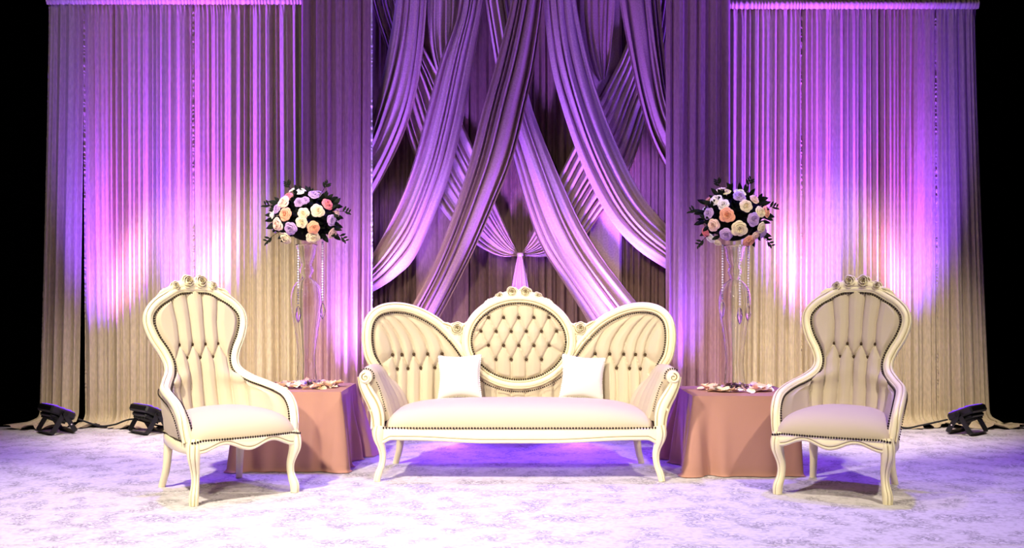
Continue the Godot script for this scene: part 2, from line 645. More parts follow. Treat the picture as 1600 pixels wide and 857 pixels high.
func build_swags() -> void:
	var sa: Material = mats.swag_satin
	var sdk: Material = mats.swag_satin_dark
	# the two long gathered bands that cross to the knot
	swag("long pleated mauve band from the upper left corner diagonally down to the tied knot", 7.885, [566, -60, 586, 20, 604, 78, 622, 150, 637, 212, 662, 280, 694, 334, 728, 370, 756, 390, 784, 401, 810, 400.5], [630, -60, 640, 20, 664, 75, 688, 118, 708, 160, 728, 204, 744, 240, 764, 290, 782, 335, 798, 372, 810, 396], 9, 0.040, sa, 1, 0.01)
	swag("long pleated mauve band from the upper right corner diagonally down to the tied knot", 7.885, [1056, -60, 1040, 60, 1024, 140, 1006, 202, 986, 262, 962, 306, 938, 336, 912, 372, 884, 394, 850, 402, 815, 400.5], [1000, -60, 990, 30, 973, 84, 954, 122, 938, 152, 908, 206, 880, 262, 858, 310, 842, 345, 828, 376, 815, 396], 9, 0.040, sa, 2, 0.01)
	# short gathered tails behind, at the top
	swag("short gathered mauve tail at the top behind the two left swags", 7.83, [668, -40, 668, 20, 672, 70, 682, 110, 690, 128], [716, -40, 714, 20, 710, 60, 706, 90, 700, 112], 5, 0.03, sa, 3, 0.02)
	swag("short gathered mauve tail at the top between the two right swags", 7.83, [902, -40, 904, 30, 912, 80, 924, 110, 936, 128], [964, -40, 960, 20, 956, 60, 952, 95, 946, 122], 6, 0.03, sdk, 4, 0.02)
	# swags
	swag("upper left swag falling from the top to the beaded curtain edge", 7.78, [622, -60, 616, 10, 606, 70, 594, 130, 580, 190, 560, 240], [670, -60, 666, 20, 660, 90, 650, 150, 634, 204, 610, 256, 580, 308, 560, 330], 4, 0.05, sa, 5, 0.05)
	swag("long left swag curving from top down to the left curtain edge, ending in fanned folds", 7.74, [722, -60, 714, 20, 688, 96, 668, 172, 648, 250, 622, 320, 584, 394, 560, 420], [762, -60, 756, 0, 746, 60, 734, 132, 720, 204, 696, 292, 652, 396, 620, 432, 584, 456, 560, 466], 5, 0.055, sa, 6, 0.06)
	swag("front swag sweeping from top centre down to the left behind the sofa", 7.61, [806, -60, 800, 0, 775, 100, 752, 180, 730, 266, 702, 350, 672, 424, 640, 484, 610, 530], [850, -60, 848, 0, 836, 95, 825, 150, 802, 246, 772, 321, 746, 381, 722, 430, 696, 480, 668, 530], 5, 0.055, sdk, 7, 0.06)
	swag("swag passing behind top centre and sweeping down to the right behind the sofa", 7.78, [752, -60, 758, 0, 776, 110, 790, 200, 804, 256, 822, 322, 844, 382, 874, 432, 906, 482, 940, 540], [796, -60, 802, 0, 815, 80, 828, 156, 853, 226, 880, 291, 905, 346, 936, 398, 966, 438, 1006, 486, 1050, 530], 5, 0.055, sa, 8, 0.06)
	swag("long right swag curving from the top down to the right curtain edge, brightest violet", 7.73, [850, -60, 850, 10, 860, 100, 880, 178, 910, 262, 950, 340, 990, 386, 1036, 418, 1062, 430], [898, -60, 900, 0, 918, 90, 941, 166, 971, 241, 1001, 301, 1036, 345, 1062, 368], 5, 0.055, sa, 9, 0.06)
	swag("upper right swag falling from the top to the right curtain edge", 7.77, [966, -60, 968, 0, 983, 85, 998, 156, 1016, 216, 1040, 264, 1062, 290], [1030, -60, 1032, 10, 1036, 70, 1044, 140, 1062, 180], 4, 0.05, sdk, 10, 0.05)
	# the knot and its tail
	var d := 7.80
	var kn := thing("knot", "small tied knot of mauve cloth with a short gathered tail above the sofa crest", "knot", pw(812.5, 398.5, d))
	var b := MB.new()
	var ring := PackedVector3Array()
	for q in 16:
		ring.append(Vector3(0.017 * cos(TAU * q / 16), 0.0, 0.02 * sin(TAU * q / 16)))
	var refs := PackedVector3Array([Vector3.UP])
	var prof := PackedVector2Array()
	for q in 8:
		prof.append(Vector2(0.009 * cos(TAU * q / 8), 0.018 * sin(TAU * q / 8)))
	b.sweep(ring, refs, prof, PackedFloat32Array([1.0]), PackedColorArray(), true)
	obj("wrap", b.mesh(true), sa, kn)
	var rows := []
	for i in 26:
		var t := i / 25.0
		var r := PackedVector3Array()
		for j in 41:
			var s := j / 40.0 - 0.5
			var w := lerpf(0.026, 0.16, pow(t, 0.8))
			r.append(Vector3(s * w, -0.36 * t + 0.015 * absf(s) * t, 0.018 + lerpf(0.006, 0.03, t) * sin(s * TAU * 3.4 + t) + 0.02 * sin(PI * t)))
		rows.append(r)
	b = MB.new()
	b.grid(rows)
	obj("tail", b.mesh(), sa, kn)

# ------------------------------------------------------------------ furniture parts
const ANTIQUE := Color(0.26, 0.19, 0.08)

func rail_profile() -> Array:
	var p := PackedVector2Array([Vector2(-0.024, -0.016), Vector2(-0.028, 0.0), Vector2(-0.024, 0.012), Vector2(-0.019, 0.016), Vector2(-0.0155, 0.0155), Vector2(-0.0135, 0.011), Vector2(-0.0115, 0.0155), Vector2(-0.006, 0.021), Vector2(0.003, 0.023), Vector2(0.010, 0.020), Vector2(0.0145, 0.016), Vector2(0.0165, 0.0135), Vector2(0.0185, 0.0155), Vector2(0.024, 0.012), Vector2(0.028, 0.0), Vector2(0.024, -0.016), Vector2(0.0, -0.019)])
	var c := PackedColorArray()
	for i in p.size():
		c.append(Color.WHITE)
	c[5] = ANTIQUE
	c[4] = ANTIQUE.lerp(Color.WHITE, 0.7)
	c[6] = ANTIQUE.lerp(Color.WHITE, 0.7)
	c[11] = ANTIQUE.lerp(Color.WHITE, 0.35)
	return [p, c]

func nails(path: PackedVector3Array, normals: PackedVector3Array, step: float, r: float) -> ArrayMesh:
	var b := MB.new()
	var at := 0.0
	var nxt := 0.0
	for i in path.size() - 1:
		var d := path[i].distance_to(path[i + 1])
		while nxt <= at + d:
			var f := (nxt - at) / maxf(d, 1e-6)
			var p := path[i].lerp(path[i + 1], f)
			var n := (normals[i].lerp(normals[i + 1], f) if normals.size() > 1 else normals[0]).normalized()
			var bs := Basis.looking_at(n, Vector3.UP if absf(n.y) < 0.95 else Vector3.RIGHT)
			b.xf = Transform3D(bs, p)
			b.ball(Vector3.ZERO, Vector3(r, r, r * 0.6), 7, 4)
			nxt += step
		at += d
	return b.mesh(true)

func rose_mesh(sd: int, carved := false) -> ArrayMesh:
	# unit radius, opens towards +y
	var g := RandomNumberGenerator.new()
	g.seed = sd
	var b := MB.new()
	var rings := [[0.16, 0.62, 3, 0.9], [0.30, 0.66, 3, 0.8], [0.46, 0.64, 4, 0.75], [0.64, 0.60, 5, 0.66], [0.84, 0.50, 5, 0.62], [1.04, 0.36, 6, 0.60]]
	if carved:
		rings = [[0.2, 0.62, 3, 0.9], [0.45, 0.58, 4, 0.8], [0.75, 0.45, 5, 0.66], [1.05, 0.22, 5, 0.62]]
	for k in rings.size():
		var q: Array = rings[k]
		var off := g.randf() * TAU
		for m in q[2]:
			var ang: float = off + TAU * m / q[2] + g.randf_range(-0.15, 0.15)
			var hw: float = TAU / q[2] * 0.5 * (1.0 + q[3] * 0.5)
			var rr: float = q[0] * g.randf_range(0.92, 1.08)
			var hh: float = q[1] * g.randf_range(0.92, 1.08)
			var rows := []
			var cols := []
			for i in 6:
				var v := i / 5.0
				var r := PackedVector3Array()
				var cl := PackedColorArray()
				for j in 7:
					var u := j / 6.0 * 2.0 - 1.0
					var edge := 1.0 - 0.16 * u * u * v
					var rad := rr * (0.30 + 0.70 * pow(v, 0.75)) * edge + 0.02 * u
					var y := -0.25 + (hh + 0.25) * sin(minf(v * 1.15, 1.0) * PI / 2) * (1.0 - 0.10 * u * u) - 0.22 * rr * pow(v, 5.0)
					var a := ang + u * hw * (0.55 + 0.45 * sin(v * PI * 0.62 + 0.3))
					r.append(Vector3(rad * cos(a), y, rad * sin(a)))
					var cc := Color.WHITE
					if carved:
						cc = ANTIQUE.lerp(Color.WHITE, smoothstep(0.5, 0.95, v))
					else:
						cc = Color(1, 0.94, 0.9).lerp(Color.WHITE, v)
					cl.append(cc)
				rows.append(r)
				cols.append(cl)
			b.grid(rows, false, false, cols)
	b.col = ANTIQUE if carved else Color(1, 0.92, 0.86)
	b.ball(Vector3(0, 0.15, 0), Vector3(0.16, 0.42, 0.16), 8, 6)
	if carved:
		b.col = Color.WHITE
		b.ball(Vector3(0, -0.15, 0), Vector3(0.95, 0.3, 0.95), 12, 6)
	return b.mesh()

func carved_leaf(len: float, wid: float, thick: float) -> ArrayMesh:      # along +x, face +z
	var b := MB.new()
	var rows := []
	var cols := []
	for i in 13:
		var t := i / 12.0
		var w := wid * pow(sin(PI * clampf(0.06 + t * 0.94, 0, 1)), 0.8) * (1.0 + 0.12 * sin(t * 26.0))
		var r := PackedVector3Array()
		var cl := PackedColorArray()
		for j in 12:
			var a := TAU * j / 12.0
			var s := sin(a)
			var face := thick * (0.5 * cos(a) + (0.35 * absf(s) if cos(a) > 0 else 0.0))
			r.append(Vector3(len * t, w * s * 0.5 + 0.1 * len * t * t, face))
			cl.append(ANTIQUE if cos(a) > 0.95 or absf(cos(a)) < 0.2 else Color.WHITE)
		rows.append(r)
		cols.append(cl)
	b.grid(rows, true, false, cols)
	return b.mesh(true)

func place(o: Node3D, at: Vector3, dir: Vector3, up: Vector3, s: float) -> void:    # local y to dir
	var y := dir.normalized()
	var x := up.cross(y).normalized()
	var z := x.cross(y)
	o.transform = Transform3D(Basis(x * s, y * s, z * s), at)

func cabriole(b: MB, top: Vector3, outw: Vector3, keys_off: PackedFloat32Array, keys_r: PackedFloat32Array, h: float) -> void:
	var path := PackedVector3Array()
	var sc := PackedFloat32Array()
	var refs := PackedVector3Array([outw])
	for i in 25:
		var t := i / 24.0
		path.append(Vector3(top.x, top.y - h * t, top.z) + outw * c1(keys_off, t))
		sc.append(c1(keys_r, t))
	# the profile has a bead with antique lines on its outer face
	var prof := PackedVector2Array([Vector2(-0.85, -0.7), Vector2(-1, 0), Vector2(-0.9, 0.7), Vector2(-0.52, 0.88), Vector2(-0.40, 0.74), Vector2(-0.28, 1.0), Vector2(0, 1.1), Vector2(0.28, 1.0), Vector2(0.40, 0.74), Vector2(0.52, 0.88), Vector2(0.9, 0.7), Vector2(1, 0), Vector2(0.85, -0.7), Vector2(0, -0.85)])
	var cl := PackedColorArray()
	for i in prof.size():
		cl.append(ANTIQUE if i == 4 or i == 8 else Color.WHITE)
	b.sweep(path, refs, prof, sc, cl)

# seat cushion: half widths along z, bowed front
func cushion_mesh(hw: Callable, zb: float, zf: Callable, y0: float, rise: float, crown: float, nu := 60, nv := 44) -> ArrayMesh:
	var rows := []
	for i in nv:
		var v := sin(PI / 2 * (i / (nv - 1.0) * 2.0 - 1.0))
		var r := PackedVector3Array()
		for j in nu:
			var u := sin(PI / 2 * (j / (nu - 1.0) * 2.0 - 1.0))
			# pull the corners in to round them
			var uu: float = u * sqrt(1.0 - 0.10 * pow(absf(v), 6.0))
			var vv: float = v * sqrt(1.0 - 0.10 * pow(absf(u), 10.0))
			var f := (vv + 1.0) / 2.0
			var x: float = hw.call(f) * uu
			var z: float = lerpf(zb, zf.call(uu), f)
			var k := maxf(0.0, (1.0 - pow(absf(u), 5.0)) * (1.0 - pow(absf(v), 5.0)))
			r.append(Vector3(x, y0 + rise * pow(k, 0.42) + crown * (1 - u * u) * (1 - v * v), z))
		rows.append(r)
	var b := MB.new()
	b.grid(rows)
	return b.mesh()

# ------------------------------------------------------------------ armchairs
func build_chairs() -> void:
	var t := thing("armchair", "ivory carved armchair with buttoned linen back, left of the sofa, brightly lit", "armchair", Vector3(-1.475, 0, -5.27), deg_to_rad(39.0))
	make_chair(t)
	t.scale.x = 0.96
	var r: Node3D = t.duplicate()
	r.name = numbered("armchair")
	add_child(r)
	r.position = Vector3(1.70, 0, -5.285)
	r.rotation.y = deg_to_rad(-29.0)
	r.scale.x = 0.96
	# a mirrored build is not needed: the chair is symmetrical
	tag(r, "ivory carved armchair with buttoned greyish linen back, right of the sofa, dimmer", "armchair")

func make_chair(t: Node3D) -> void:
	var half := PackedVector3Array([Vector3(0, 1.045, -0.425), Vector3(0.09, 1.038, -0.422), Vector3(0.165, 1.000, -0.412), Vector3(0.225, 0.962, -0.402), Vector3(0.268, 0.910, -0.388), Vector3(0.275, 0.850, -0.374), Vector3(0.250, 0.775, -0.352), Vector3(0.210, 0.705, -0.330), Vector3(0.190, 0.645, -0.305), Vector3(0.200, 0.595, -0.270), Vector3(0.240, 0.555, -0.205), Vector3(0.284, 0.527, -0.110), Vector3(0.304, 0.505, 0.005), Vector3(0.311, 0.478, 0.100), Vector3(0.308, 0.425, 0.165), Vector3(0.298, 0.350, 0.195), Vector3(0.290, 0.300, 0.205)])
	var hp := cr(half, 90)
	var full := PackedVector3Array()
	var refs := PackedVector3Array()
	var inner := PackedVector3Array()     # where the nails run
	var inn := PackedVector3Array()
	for side in [-1.0, 1.0]:
		for k in 90:
			var i := 89 - k if side < 0 else k
			if side > 0 and k == 0:
				continue
			var q := hp[i]
			var f := i / 89.0
			var up := smoothstep(0.48, 0.72, f) * (1.0 - smoothstep(0.82, 0.97, f) * 0.85)
			var face := Vector3(0, 0.22, 1).lerp(Vector3(-0.35, 0.95, 0.35), up).normalized()
			face = face.lerp(Vector3(0.25, 0.1, 1.0), smoothstep(0.86, 0.98, f)).normalized()
			full.append(Vector3(q.x * side, q.y, q.z))
			refs.append(Vector3(face.x * side, face.y, face.z))
	var rp := rail_profile()
	var b := MB.new()
	b.sweep(full, refs, rp[0], PackedFloat32Array([1.0]), rp[1])
	obj("back_frame", b.mesh(), mats.ivory_paint, t)
	# inner line for nails and upholstery
	var ih := PackedVector3Array()
	for i in 90:
		var a := hp[maxi(i - 1, 0)]
		var d := hp[mini(i + 1, 89)]
		var tan := (d - a).normalized()
		if i == 0:
			tan = Vector3.RIGHT
		var f := i / 89.0
		var up := smoothstep(0.48, 0.72, f) * (1.0 - smoothstep(0.82, 0.97, f) * 0.85)
		var face := Vector3(0, 0.22, 1).lerp(Vector3(-0.35, 0.95, 0.35), up).normalized()
		face = (face - tan * face.dot(tan)).normalized()
		var side := tan.cross(face)      # towards the upholstery
		if side.dot(Vector3(0, 0.75, -0.3) - hp[i]) < 0 and f < 0.5:
			side = -side
		if f >= 0.5 and side.x > 0:
			side = -side
		ih.append(hp[i] + side * 0.030 + face * 0.004)
	for side in [-1.0, 1.0]:
		for k in 86:
			var i := 85 - k if side < 0 else k
			if side > 0 and k == 0:
				continue
			inner.append(Vector3(ih[i].x * side, ih[i].y, ih[i].z) + Vector3(0, 0.002, 0.010))
			inn.append(Vector3(-side * 0.3 * smoothstep(0.5, 0.8, i / 89.0), 0.3, 1).normalized())
	stuff("nailhead_trim", nails(inner, inn, 0.0135, 0.0060), mats.nail_metal, t)
	# tufted inside back
	var ub := PackedVector2Array([Vector2(-0.0375, 0.742), Vector2(0.0375, 0.742), Vector2(-0.1125, 0.742), Vector2(0.1125, 0.742)])
	var lb := PackedVector2Array([Vector2(0, 0.672), Vector2(-0.075, 0.672), Vector2(0.075, 0.672)])
	var segs := PackedVector2Array()
	for q in ub:
		segs.append_array([q, Vector2(q.x * 1.02, 0.86), Vector2(q.x * 1.02, 0.86), Vector2(q.x * 1.30, 1.06)])
	for q in lb:
		segs.append_array([q, Vector2(q.x * 1.08, 0.33)])
	for sx in [-1.0, 1.0]:
		segs.append_array([Vector2(0.150 * sx, 0.665), Vector2(0.165 * sx, 0.33), Vector2(0.24 * sx, 0.56), Vector2(0.25 * sx, 0.33), Vector2(0.1125 * sx, 0.742), Vector2(0.150 * sx, 0.665), Vector2(0.1125 * sx, 0.742), Vector2(0.075 * sx, 0.672), Vector2(0.0375 * sx, 0.742), Vector2(0.075 * sx, 0.672), Vector2(0.0375 * sx, 0.742), Vector2(0, 0.672)])
	var btn := PackedVector2Array()
	btn.append_array(ub)
	btn.append_array(lb)
	var nv := 150
	var nu := 161
	var base := []
	for i in nv:
		var v := i / (nv - 1.0)
		var fi := (1.0 - v) * 86.0
		var a := ih[int(fi)].lerp(ih[mini(int(fi) + 1, 89)], fi - int(fi))
		a.x = maxf(a.x, 0.0)
		var fr := 1.0 - v
		# centre of the row
		var yc := a.y
		var zc := -0.272 - 0.155 * (a.y - 0.40) / 0.62 
		if fr > 0.5:
			var am := ih[43]
			yc = lerpf(am.y, 0.36, (fr - 0.5) / 0.5)
			zc = -0.272 - 0.155 * (yc - 0.40) / 0.62
		var crown := 0.012 * smoothstep(0.0, 0.25, fr)
		var r := PackedVector3Array()
		for j in nu:
			var u := j / (nu - 1.0) * 2.0 - 1.0
			var th := u * PI / 2
			var n := lerpf(1.0, 2.4, smoothstep(0.55, 0.8, fr))
			var mixed := smoothstep(0.40, 0.80, fr)
			var sx := lerpf(u, signf(u) * pow(absf(sin(th)), 2.0 / n), mixed)
			var g := lerpf(u * u, 1.0 - pow(maxf(cos(th), 0.0), 2.0 / n), mixed)
			r.append(Vector3(a.x * sx, lerpf(yc, a.y, g), lerpf(zc + crown, a.z, g)))
		base.append(r)
	var rows := []
	for i in nv:
		var r := PackedVector3Array()
		var row: PackedVector3Array = base[i]
		var arc := PackedFloat32Array()
		arc.resize(nu)
		var mid := nu / 2
		for j in range(mid + 1, nu):
			arc[j] = arc[j - 1] + Vector2(row[j].x - row[j - 1].x, row[j].z - row[j - 1].z).length()
			arc[nu - 1 - j] = -arc[j]
		for j in nu:
			var du := row[mini(j + 1, nu - 1)] - row[maxi(j - 1, 0)]
			var dv: Vector3 = base[mini(i + 1, nv - 1)][j] - base[maxi(i - 1, 0)][j]
			var n := du.cross(dv)
			n = n.normalized() if n.length_squared() > 1e-16 else Vector3(0, 0.2, 1)
			if i >= nv - 2:
				n = Vector3(0, 0.2, 0.97)
			var edge := smoothstep(1.0, 0.86, absf(j / (nu - 1.0) * 2.0 - 1.0)) * smoothstep(1.0, 0.95, i / (nv - 1.0))
			var h := tuft(Vector2(arc[j], row[j].y), segs, btn, 0.026, 0.018, 0.012)
			r.append(row[j] + n * (h * edge - 0.002))
		rows.append(r)
	b = MB.new()
	b.grid(rows)
	obj("inside_back", b.mesh(), mats.linen, t)
	for q in btn:
		var bb := MB.new()
		var zc := -0.272 - 0.155 * (q.y - 0.40) / 0.62
		bb.ball(Vector3(q.x, q.y, zc + 0.010), Vector3(0.0085, 0.0085, 0.006), 8, 6)
		obj("button", bb.mesh(true), mats.button_cloth, t)
	# outside back and sides
	var orow := []
	for i in 60:
		var fi := i / 59.0 * 89.0
		var a := hp[int(fi)].lerp(hp[mini(int(fi) + 1, 89)], fi - int(fi))
		var fr := i / 59.0
		var yc := a.y if fr < 0.5 else lerpf(a.y, 0.26, smoothstep(0.5, 1.0, fr))
		var r := PackedVector3Array()
		for j in 41:
			var u := j / 40.0 * 2.0 - 1.0
			var th := u * PI / 2
			var n := lerpf(1.2, 2.6, smoothstep(0.5, 0.8, fr))
			var sx := signf(u) * pow(absf(sin(th)), 2.0 / n)
			var g := 1.0 - pow(maxf(cos(th), 0.0), 2.0 / n)
			var zc := -0.335 - 0.13 * (yc - 0.40) / 0.62
			r.append(Vector3((a.x + 0.004) * sx, lerpf(yc, a.y, g), lerpf(minf(zc, a.z - 0.02), a.z - 0.012, g)))
		orow.append(r)
	for k in 2:      # carry the outside down to the rail
		var r := PackedVector3Array()
		for j in 41:
			var p: Vector3 = orow[59][j]
			r.append(Vector3(p.x * 0.985, 0.262 - 0.02 * k, p.z))
		orow.append(r)
	b = MB.new()
	b.grid(orow)
	obj("outside_back", b.mesh(), mats.linen, t)
	# side panels under the arms, with nail lines
	for s in [-1.0, 1.0]:
		var sr := []
		var lowline := PackedVector3Array()
		for i in 21:
			var f := lerpf(0.60, 0.985, i / 20.0)
			var fi := f * 89.0
			var a := hp[int(fi)].lerp(hp[mini(int(fi) + 1, 89)], fi - int(fi))
			var bx := lerpf(0.235, 0.292, smoothstep(-0.30, 0.15, a.z))
			var r := PackedVector3Array()
			for j in 9:
				var g := j / 8.0
				r.append(Vector3((lerpf(a.x + 0.010, bx, g) + 0.012 * sin(PI * g)) * s, lerpf(a.y - 0.008, 0.285, g), a.z - 0.004))
			sr.append(r)
			lowline.append(Vector3((bx + 0.012) * s, 0.300, a.z - 0.004))
		b = MB.new()
		b.grid(sr)
		obj("side_panel", b.mesh(), mats.linen, t)
		stuff("nailhead_trim", nails(lowline, PackedVector3Array([Vector3(s, 0.1, 0)]), 0.0135, 0.0060), mats.nail_metal, t)
		var fl := PackedVector3Array()
		for i in 30:
			var f := lerpf(0.66, 0.985, i / 29.0)
			var q := hp[int(f * 89.0)]
			fl.append(Vector3((q.x + 0.026) * s, q.y - 0.018, q.z - 0.028))
		stuff("nailhead_trim", nails(fl, PackedVector3Array([Vector3(s, 0.1, 0)]), 0.0125, 0.005), mats.nail_metal, t)
	# seat
	var hw := func(f: float) -> float: return lerpf(0.225, 0.292, smoothstep(0.0, 0.85, f))
	var zf := func(u: float) -> float: return 0.262 + 0.030 * (1.0 - u * u)
	obj("seat", cushion_mesh(hw, -0.27, zf, 0.302, 0.108, 0.030), mats.linen, t)
	# seat rail
	b = MB.new()
	var rows2 := []
	var cols2 := []
	var nl := PackedVector3Array()
	for i in 61:
		var u := i / 60.0 * 2.0 - 1.0
		var x := 0.296 * u
		var z := 0.258 + 0.030 * (1.0 - u * u)
		var low := 0.246 + 0.036 * pow(sin(PI * clampf(absf(u) * 1.15, 0, 1)), 2.0) - 0.02 * smoothstep(0.86, 1.0, absf(u)) 
		var prof := [[0.308, -0.02], [0.310, 0.0], [0.300, 0.012], [low + 0.030, 0.014], [low + 0.022, 0.014], [low + 0.018, 0.008], [low + 0.014, 0.014], [low + 0.006, 0.013], [low, 0.004], [low, -0.02]]
		var r := PackedVector3Array()
		var cl := PackedColorArray()
		for k in prof.size():
			r.append(Vector3(x, prof[k][0], z + prof[k][1]))
			cl.append(ANTIQUE if k == 5 else Color.WHITE)
		rows2.append(r)
		cols2.append(cl)
		nl.append(Vector3(x, 0.311 - 0.008 * smoothstep(0.8, 1.0, absf(u)), z + 0.016))
	b.grid(rows2, true, false, cols2)
	b.col = Color.WHITE
	for s in [-1.0, 1.0]:
		var pth := cr(PackedVector3Array([Vector3(0.285 * s, 0.274, 0.24), Vector3(0.288 * s, 0.274, 0.1), Vector3(0.262 * s, 0.274, -0.1), Vector3(0.215 * s, 0.274, -0.27)]), 16)
		b.sweep(pth, PackedVector3Array([Vector3.UP]), PackedVector2Array([Vector2(-0.016, -0.030), Vector2(-0.016, 0.026), Vector2(0.016, 0.026), Vector2(0.016, -0.030)]), PackedFloat32Array([1.0]))
	b.sweep(PackedVector3Array([Vector3(-0.215, 0.274, -0.28), Vector3(0, 0.274, -0.30), Vector3(0.215, 0.274, -0.28)]), PackedVector3Array([Vector3.UP]), PackedVector2Array([Vector2(-0.014, -0.030), Vector2(-0.014, 0.026), Vector2(0.014, 0.026), Vector2(0.014, -0.030)]), PackedFloat32Array([1.0]))
	obj("seat_rail", b.mesh(), mats.ivory_paint, t)
	stuff("nailhead_trim", nails(nl, PackedVector3Array([Vector3(0, 0.1, 1)]), 0.0135, 0.0062), mats.nail_metal, t)
	for s in [-1.0, 1.0]:
		b = MB.new()
		var ow := Vector3(0.62 * s, 0, 0.78)
		cabriole(b, Vector3(0.268 * s, 0.312, 0.238), ow, PackedFloat32Array([0.0, 0.012, 0.014, 0.002, -0.010, -0.012, -0.004, 0.012, 0.014]), PackedFloat32Array([0.030, 0.034, 0.031, 0.0255, 0.0215, 0.0195, 0.0205, 0.024, 0.0225]), 0.312)
		obj("front_leg", b.mesh(), mats.ivory_paint, t)
	for s in [-1.0, 1.0]:
		b = MB.new()
		b.tube(cr(PackedVector3Array([Vector3(0.205 * s, 0.300, -0.262), Vector3(0.208 * s, 0.22, -0.262), Vector3(0.212 * s, 0.10, -0.280), Vector3(0.224 * s, 0.0, -0.315)]), 14), PackedFloat32Array([0.028, 0.028, 0.027, 0.026, 0.026, 0.025, 0.024, 0.023, 0.022, 0.021, 0.021, 0.020, 0.020, 0.020]), 10, 0.9)
		obj("rear_leg", b.mesh(), mats.ivory_paint, t)
	crest(t, Vector3(0, 1.062, -0.420), 0.200, 0.050, 0.040, -0.075)

# carved roses and leaves along a low arch
func crest(t: Node3D, at: Vector3, half: float, rise: float, size: float, sag: float) -> void:
	var holder := obj("crest", crest_base(half, rise, sag), mats.ivory_paint, t)
	holder.position = at
	for q in [[-0.19, 0.46, 1.0, 41], [0.19, 0.46, 1.02, 42], [-0.54, 0.34, 0.76, 43], [0.54, 0.34, 0.76, 44]]:
		var o := obj("carved_rose", rose_mesh(q[3], true), mats.ivory_paint, holder)
		place(o, Vector3(q[0] * half, sag * q[0] * q[0] + rise * q[1], 0.010), Vector3(q[0] * 0.3, 0.35, 1), Vector3.UP, size * q[2])
	for s in [-1.0, 1.0]:
		for q in [[0.30, 0.62, 0.30, -0.45, 0.75], [0.33, 0.30, 0.32, -0.20, 0.7], [0.66, 0.40, 0.40, -0.48, 0.9], [0.70, 0.10, 0.42, -0.45, 0.8], [0.0, 0.22, 0.30, -0.08, 0.6]]:
			var lf := obj("carved_leaf", carved_leaf(half * q[2], size * q[4], 0.014), mats.ivory_paint, holder)
			var bs := Basis(Vector3.BACK, q[3])
			if s < 0:
				bs = Basis(Vector3.UP, PI) * bs
			lf.transform = Transform3D(bs, Vector3(q[0] * half * s, sag * q[0] * q[0] + rise * q[1] * 0.8, 0.008))

func crest_base(half: float, rise: float, sag: float) -> ArrayMesh:
	var b := MB.new()
	var path := PackedVector3Array()
	var sc := PackedFloat32Array()
	for i in 25:
		var u := i / 24.0 * 2.0 - 1.0
		path.append(Vector3(u * half * 1.15, sag * u * u * 1.25 + rise * 0.22 * (1 - u * u), 0))
		sc.append(rise * (0.20 + 0.36 * (1.0 - u * u)))
	b.tube(path, sc, 10, 0.8)
	return b.mesh(true)

# ------------------------------------------------------------------ sofa
func bz(x: float, y: float) -> float:     # depth of the sofa's back
	return -0.315 + 0.26 * pow(clampf((absf(x) - 0.30) / 0.62, 0, 1.2), 2.2) - 0.10 * (y - 0.4)

